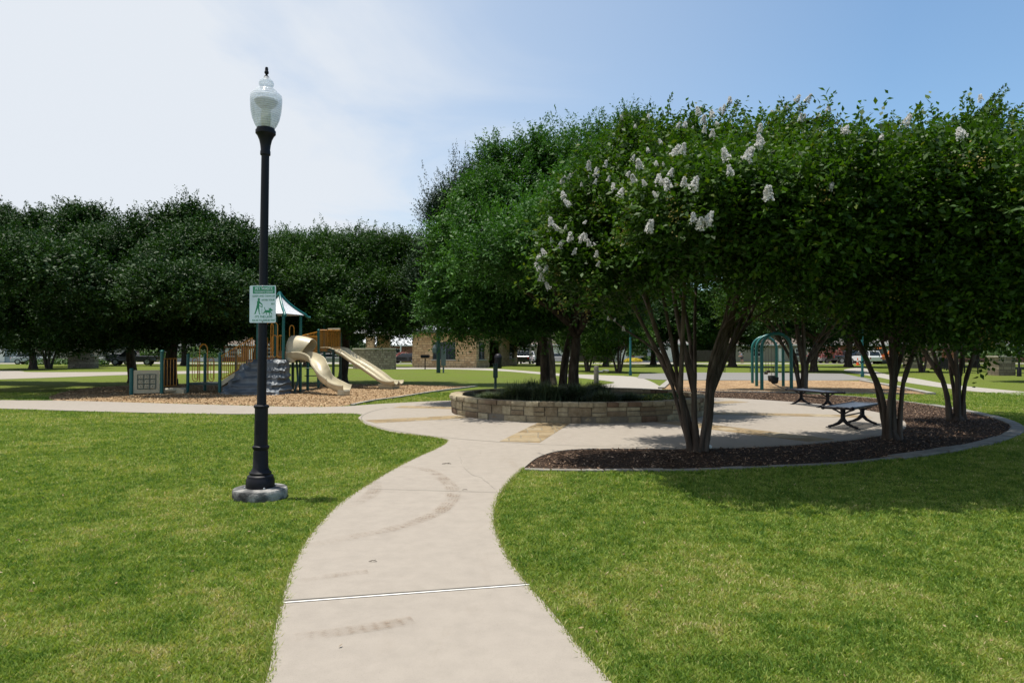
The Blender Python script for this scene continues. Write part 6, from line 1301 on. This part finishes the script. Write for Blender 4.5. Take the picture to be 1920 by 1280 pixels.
# ------------------------------------------------------------------ vehicles
def vehicle(kind, loc, rz, color, label):
    t = thing('parked_car' if kind != 'pickup' else 'pickup_truck', label, 'car' if kind != 'pickup' else 'truck', loc, rz, 'vehicles along the far street')
    mp, nt, b = newmat('car_paint'); b.inputs['Base Color'].default_value = (*color, 1); b.inputs['Roughness'].default_value = .25; b.inputs['Coat Weight'].default_value = .6
    if kind == 'car': L, W, low, cab, zl, zh = 4.6, 1.8, [(-2.3,.35),(-2.3,.75),(-2.15,.95),(-1.3,1.0),(1.1,.98),(2.1,.82),(2.3,.6),(2.3,.35)], [(-1.75,.98),(-1.2,1.42),(.25,1.44),(1.05,.97)], .98, 1.44
    elif kind == 'suv': L, W, low, cab, zl, zh = 4.7, 1.9, [(-2.35,.4),(-2.35,.95),(-2.25,1.1),(1.1,1.08),(2.15,.98),(2.35,.75),(2.35,.4)], [(-2.25,1.08),(-2.0,1.74),(.4,1.76),(1.15,1.07)], 1.08, 1.76
    else: L, W, low, cab, zl, zh = 5.6, 1.95, [(-2.8,.5),(-2.8,1.12),(-.55,1.14),(1.35,1.12),(2.65,1.03),(2.8,.8),(2.8,.5)], [(-.55,1.12),(-.45,1.82),(.75,1.84),(1.4,1.11)], 1.12, 1.84
    def extr(prof, w0, w1, z_a, z_b):
        mb = MB(); n = len(prof); vs = []
        for s in (-1, 1):
            for x, z in prof: k = w0+(w1-w0)*max(0, min(1, (z-z_a)/(z_b-z_a))); vs.append((x, s*k/2, z))
        mb.add(vs, [tuple(range(n-1, -1, -1)), tuple(range(n, 2*n))]+[(i, (i+1) % n, (i+1) % n+n, i+n) for i in range(n)]); return mb
    extr(low, W, W*.96, .35, 1.1).build('body', mp, t, bevel=.07)
    extr(cab, W*.93, W*.76, zl, zh).build('cabin', mp, t, bevel=.05)
    x0, x1 = cab[0][0], cab[-1][0]; gl = [(x*.97+(x0+x1)/2*.03, zl+.04+(z-zl)*.86) for x, z in cab]; g = extr(gl, W*.945, W*.79, zl, zh); g.build('side_window', M_GLASS_D, t)
    gf = MB(); a, b2 = cab[-2], cab[-1]; n2 = Vector((b2[1]-a[1], 0, a[0]-b2[0])).normalized()*-.012
    for (a, b2, s) in ((cab[-2], cab[-1], 1), (cab[1], cab[0], -1)):
        p0 = Vector((a[0]+(b2[0]-a[0])*.12+s*.015, 0, a[1]+(b2[1]-a[1])*.12+.012)); p1 = Vector((a[0]+(b2[0]-a[0])*.9+s*.015, 0, a[1]+(b2[1]-a[1])*.9+.012)); w0, w1 = W*.33, W*.40
        gf.add([(p0.x, -w0, p0.z), (p0.x, w0, p0.z), (p1.x, w1, p1.z), (p1.x, -w1, p1.z)], [(0, 1, 2, 3)])
    gf.build('windshield', M_GLASS_D, t, fixn=False)
    if kind == 'pickup': MB().box((-1.68, 0, 1.145), (2.1, W*.82, .012)).build('truck_bed', M_RUBBER, t)
    for sx in (-L*.31, L*.31):
        for sy in (-1, 1):
            r = .36 if kind != 'pickup' else .42; wh = MB().lathe([(r*.6, -.1), (r*.97, -.11), (r, -.06), (r, .06), (r*.97, .11), (r*.6, .1)], (0, 0, 0), 20, M=Matrix.Rotation(R(90), 3, 'X')).build('wheel', M_RUBBER, t, smooth=40); wh.location = (sx, sy*(W/2-.10), r)
            MB().lathe([(r*.6, -.112), (r*.5, -.08), (r*.15, -.1), (0, -.1)], (0, 0, 0), 16, M=Matrix.Rotation(R(90*sy), 3, 'X')).build('rim', M_METAL, wh, smooth=40)
    for s in (-1, 1):
        MB().box((L/2-.02, s*W*.36, .78 if kind != 'pickup' else .88), (.10, .34, .16)).build('headlight', mat('headlight', (.7, .7, .7), 3, .1), t, bevel=.02); MB().box((-L/2+.02, s*W*.40, .8 if kind != 'pickup' else .92), (.08, .2, .22)).build('tail_light', mat('tail_light', (.35, .01, .01), 3, .2), t, bevel=.02)
    MB().box((L/2+.03, 0, .50), (.14, W*.94, .2)).build('bumper', M_METAL if kind == 'pickup' else mp, t, bevel=.04)
    MB().box((L/2, 0, .82 if kind == 'pickup' else .68), (.06, W*.45, .2)).build('grille', M_BLACK, t)
    return t
def V_(px, Y): return ((px-960)/1280*Y, Y, 0)
vehicle('pickup', V_(250, 84), R(196), (.045, .045, .05), 'dark grey pickup truck parked behind the left oaks')
vehicle('car', V_(216, 86), R(200), (.42, .43, .44), 'silver car parked in front of the dark pickup at the left')
vehicle('car', V_(62, 90), R(15), (.38, .40, .42), 'silver car parked near the pale blue garage')
vehicle('suv', V_(985, 93), R(80), (.03, .035, .05), 'dark suv parked at the right end of the stone building')
vehicle('suv', V_(993, 104), R(85), (.60, .61, .62), 'white suv parked behind the dark suv by the stone building')
vehicle('car', V_(760, 97), R(170), (.02, .02, .022), 'black car seen between the curved wall and the stone building')
vehicle('car', V_(622, 85), R(10), (.62, .63, .64), 'white car parked beyond the play slides')
vehicle('car', V_(1042, 98), R(10), (.50, .50, .50), 'light car parked beyond the ash trunks')
vehicle('pickup', V_(1592, 96), R(8), (.025, .027, .03), 'dark pickup parked right of the pink flowering shrub')
vehicle('car', V_(1562, 99), R(5), (.45, .47, .48), 'grey car parked left of the dark pickup at the right')
vehicle('suv', V_(1622, 93), R(95), (.70, .71, .72), 'white van like vehicle near the orange cones')
vehicle('pickup', V_(1645, 97), R(4), (.6, .6, .6), 'white work truck behind the orange cones')
M_CONE = mat('cone_orange', (.75, .10, .02), 4, .5)
for px, Y, lab in ((1608, 84, 'orange traffic cone left of the white van'), (1627, 84, 'orange traffic cone right of the teal court lamp')):
    t = thing('traffic_cone', lab, 'traffic cone', V_(px, Y), group='orange traffic cones at the road works'); MB().box((0, 0, .02), (.45, .45, .04)).build('base', M_CONE, t); MB().lathe([(.17, .04), (.04, .9), (0, .92)], seg=14).build('cone', M_CONE, t, smooth=40); MB().lathe([(.128, .42), (.095, .6)], seg=14).build('stripe', M_WHITE, t)
# small orange excavator
t = thing('excavator', 'small orange and yellow excavator working beyond the right path', 'excavator', V_(1655, 92), R(20)); M_EX = mat('machine_orange', (.65, .16, .02), 4, .4)
MB().box((0, -.6, .3), (2.1, .35, .55)).box((0, .6, .3), (2.1, .35, .55)).build('track', M_RUBBER, t, bevel=.12); MB().box((0, 0, .85), (1.7, 1.4, .5)).build('body', M_EX, t, bevel=.08); MB().box((-.1, .2, 1.65), (1.0, .9, 1.1)).build('cab', M_EX, t, bevel=.05); MB().box((-.1, .2, 1.7), (1.02, .92, .7)).build('cab_window', M_GLASS_D, t)
MB().tube([(.7, 0, 1.0), (1.7, 0, 2.5), (2.7, 0, 2.1), (3.0, 0, 1.0)], [.13, .13, .1, .08], 8).build('boom', M_EX, t); MB().box((3.0, 0, .8), (.4, .5, .45)).build('bucket', M_RUBBER, t)

# iron fence with stone piers at the right
for px0, px1, py, h, lab in ((1862, 1893, 703.5, 1.25, 'largest square stone fence pier with a pale cap at the far right'), (1741, 1760, 690.5, 1.6, 'stone fence pier second from the left in the iron fence'), (1699, 1721, 690.2, 1.4, 'leftmost stone fence pier in shade')):
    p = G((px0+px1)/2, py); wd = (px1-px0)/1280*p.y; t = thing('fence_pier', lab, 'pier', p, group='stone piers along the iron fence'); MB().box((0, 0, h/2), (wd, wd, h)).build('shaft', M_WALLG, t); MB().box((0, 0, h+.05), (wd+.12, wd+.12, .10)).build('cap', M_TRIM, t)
fa = G(1785, 697); fb_ = G(1862, 703); fc = G(1893, 703.5); fd = G(2050, 712)
t = thing('iron_fence', 'low black iron fence on the lawn running up to the largest stone pier', 'fence')
def fencerun(p, q):
    n = max(2, int((q-p).length/2.2)); d = q-p
    for k in range(n+1): c = p+d*k/n; MB().box((c.x, c.y, .55), (.07, .07, 1.15)).build('post', M_BLACK, t)
    mb = MB()
    for z in (.2, 1.0): mb.tube([(p.x, p.y, z), (q.x, q.y, z)], .02, 5)
    m_ = int(d.length/.16)
    for k in range(m_): c = p+d*k/m_; mb.tube([(c.x, c.y, .1), (c.x, c.y, 1.05)], .009, 4, cap=False)
    mb.build('pickets', M_BLACK, t)
fencerun(fa, fb_); fencerun(fc, fd); fencerun(G(1762, 691), fa)

# ------------------------------------------------------------------ person far away, bending forward
def skinbody(name, joints, edges, rad, m, parent, sub=2):
    me = bpy.data.meshes.new(name); me.from_pydata(joints, edges, []); o = bpy.data.objects.new(name, me); COL.objects.link(o); o.parent = parent
    md = o.modifiers.new('skin', 'SKIN'); 
    if not me.skin_vertices: 
        bm = bmesh.new(); bm.from_mesh(me); bm.verts.layers.skin.verify(); bm.to_mesh(me); bm.free()
    for i, r in enumerate(rad): me.skin_vertices[0].data[i].radius = (r, r) if isinstance(r, (int, float)) else r
    me.skin_vertices[0].data[0].use_root = True
    o.modifiers.new('sub', 'SUBSURF').levels = sub; o.modifiers['sub'].render_levels = sub; me.materials.append(m); return o
M_SKIN = mat('skin', (.42, .24, .16), 6, .6); M_SHIRT = mat('blue_grey_shirt', (.20, .22, .30), 8, .85); M_SHORT = mat('dark_shorts', (.05, .05, .06), 8, .85)
pp = G(1391, 681.5); pr = thing('person', 'person in a pale blue shirt and white cap bending forward under the far trees', 'person', pp, R(10))
J = [(0,0,.92),(-.05,0,1.12),(-.16,0,1.32),(-.20,0,1.42),(-.25,0,1.52),  (0,.10,.88),(-.06,.11,.48),(.02,.11,.08),(-.12,.11,.04), (0,-.10,.88),(.08,-.11,.48),(.16,-.11,.09),(.03,-.11,.04), (-.15,.19,1.34),(-.22,.24,1.08),(-.40,.18,.98),(-.15,-.19,1.34),(-.24,-.24,1.08),(-.42,-.18,1.0),(-.29,0,1.62)]
E = [(0,1),(1,2),(2,3),(3,4),(0,5),(5,6),(6,7),(7,8),(0,9),(9,10),(10,11),(11,12),(2,13),(13,14),(14,15),(2,16),(16,17),(17,18),(4,19)]
Rr = [.15,.15,.16,.07,.085,.10,.065,.05,.045,.10,.065,.05,.045,.065,.05,.04,.065,.05,.04,.09]
skinbody('body', J, E, Rr, M_SKIN, pr)
skinbody('shirt', [(0,0,.92),(-.05,0,1.12),(-.155,0,1.36),(-.15,.18,1.35),(-.20,.23,1.15),(-.15,-.18,1.35),(-.22,-.23,1.15)], [(0,1),(1,2),(2,3),(3,4),(2,5),(5,6)], [.17,.17,.17,.085,.075,.085,.075], M_SHIRT, pr)
skinbody('shorts', [(0,0,.92),(0,.10,.86),(-.05,.11,.55),(0,-.10,.86),(.06,-.11,.55)], [(0,1),(1,2),(0,3),(3,4)], [.165,.12,.10,.12,.10], M_SHORT, pr)
MB().lathe([(.11, 0), (.112, .05), (.08, .10), (0, .125)], (-.29, 0, 1.60), 16).box((-.40, 0, 1.61), (.12, .16, .015)).build('cap', M_WHITE, pr, smooth=50)
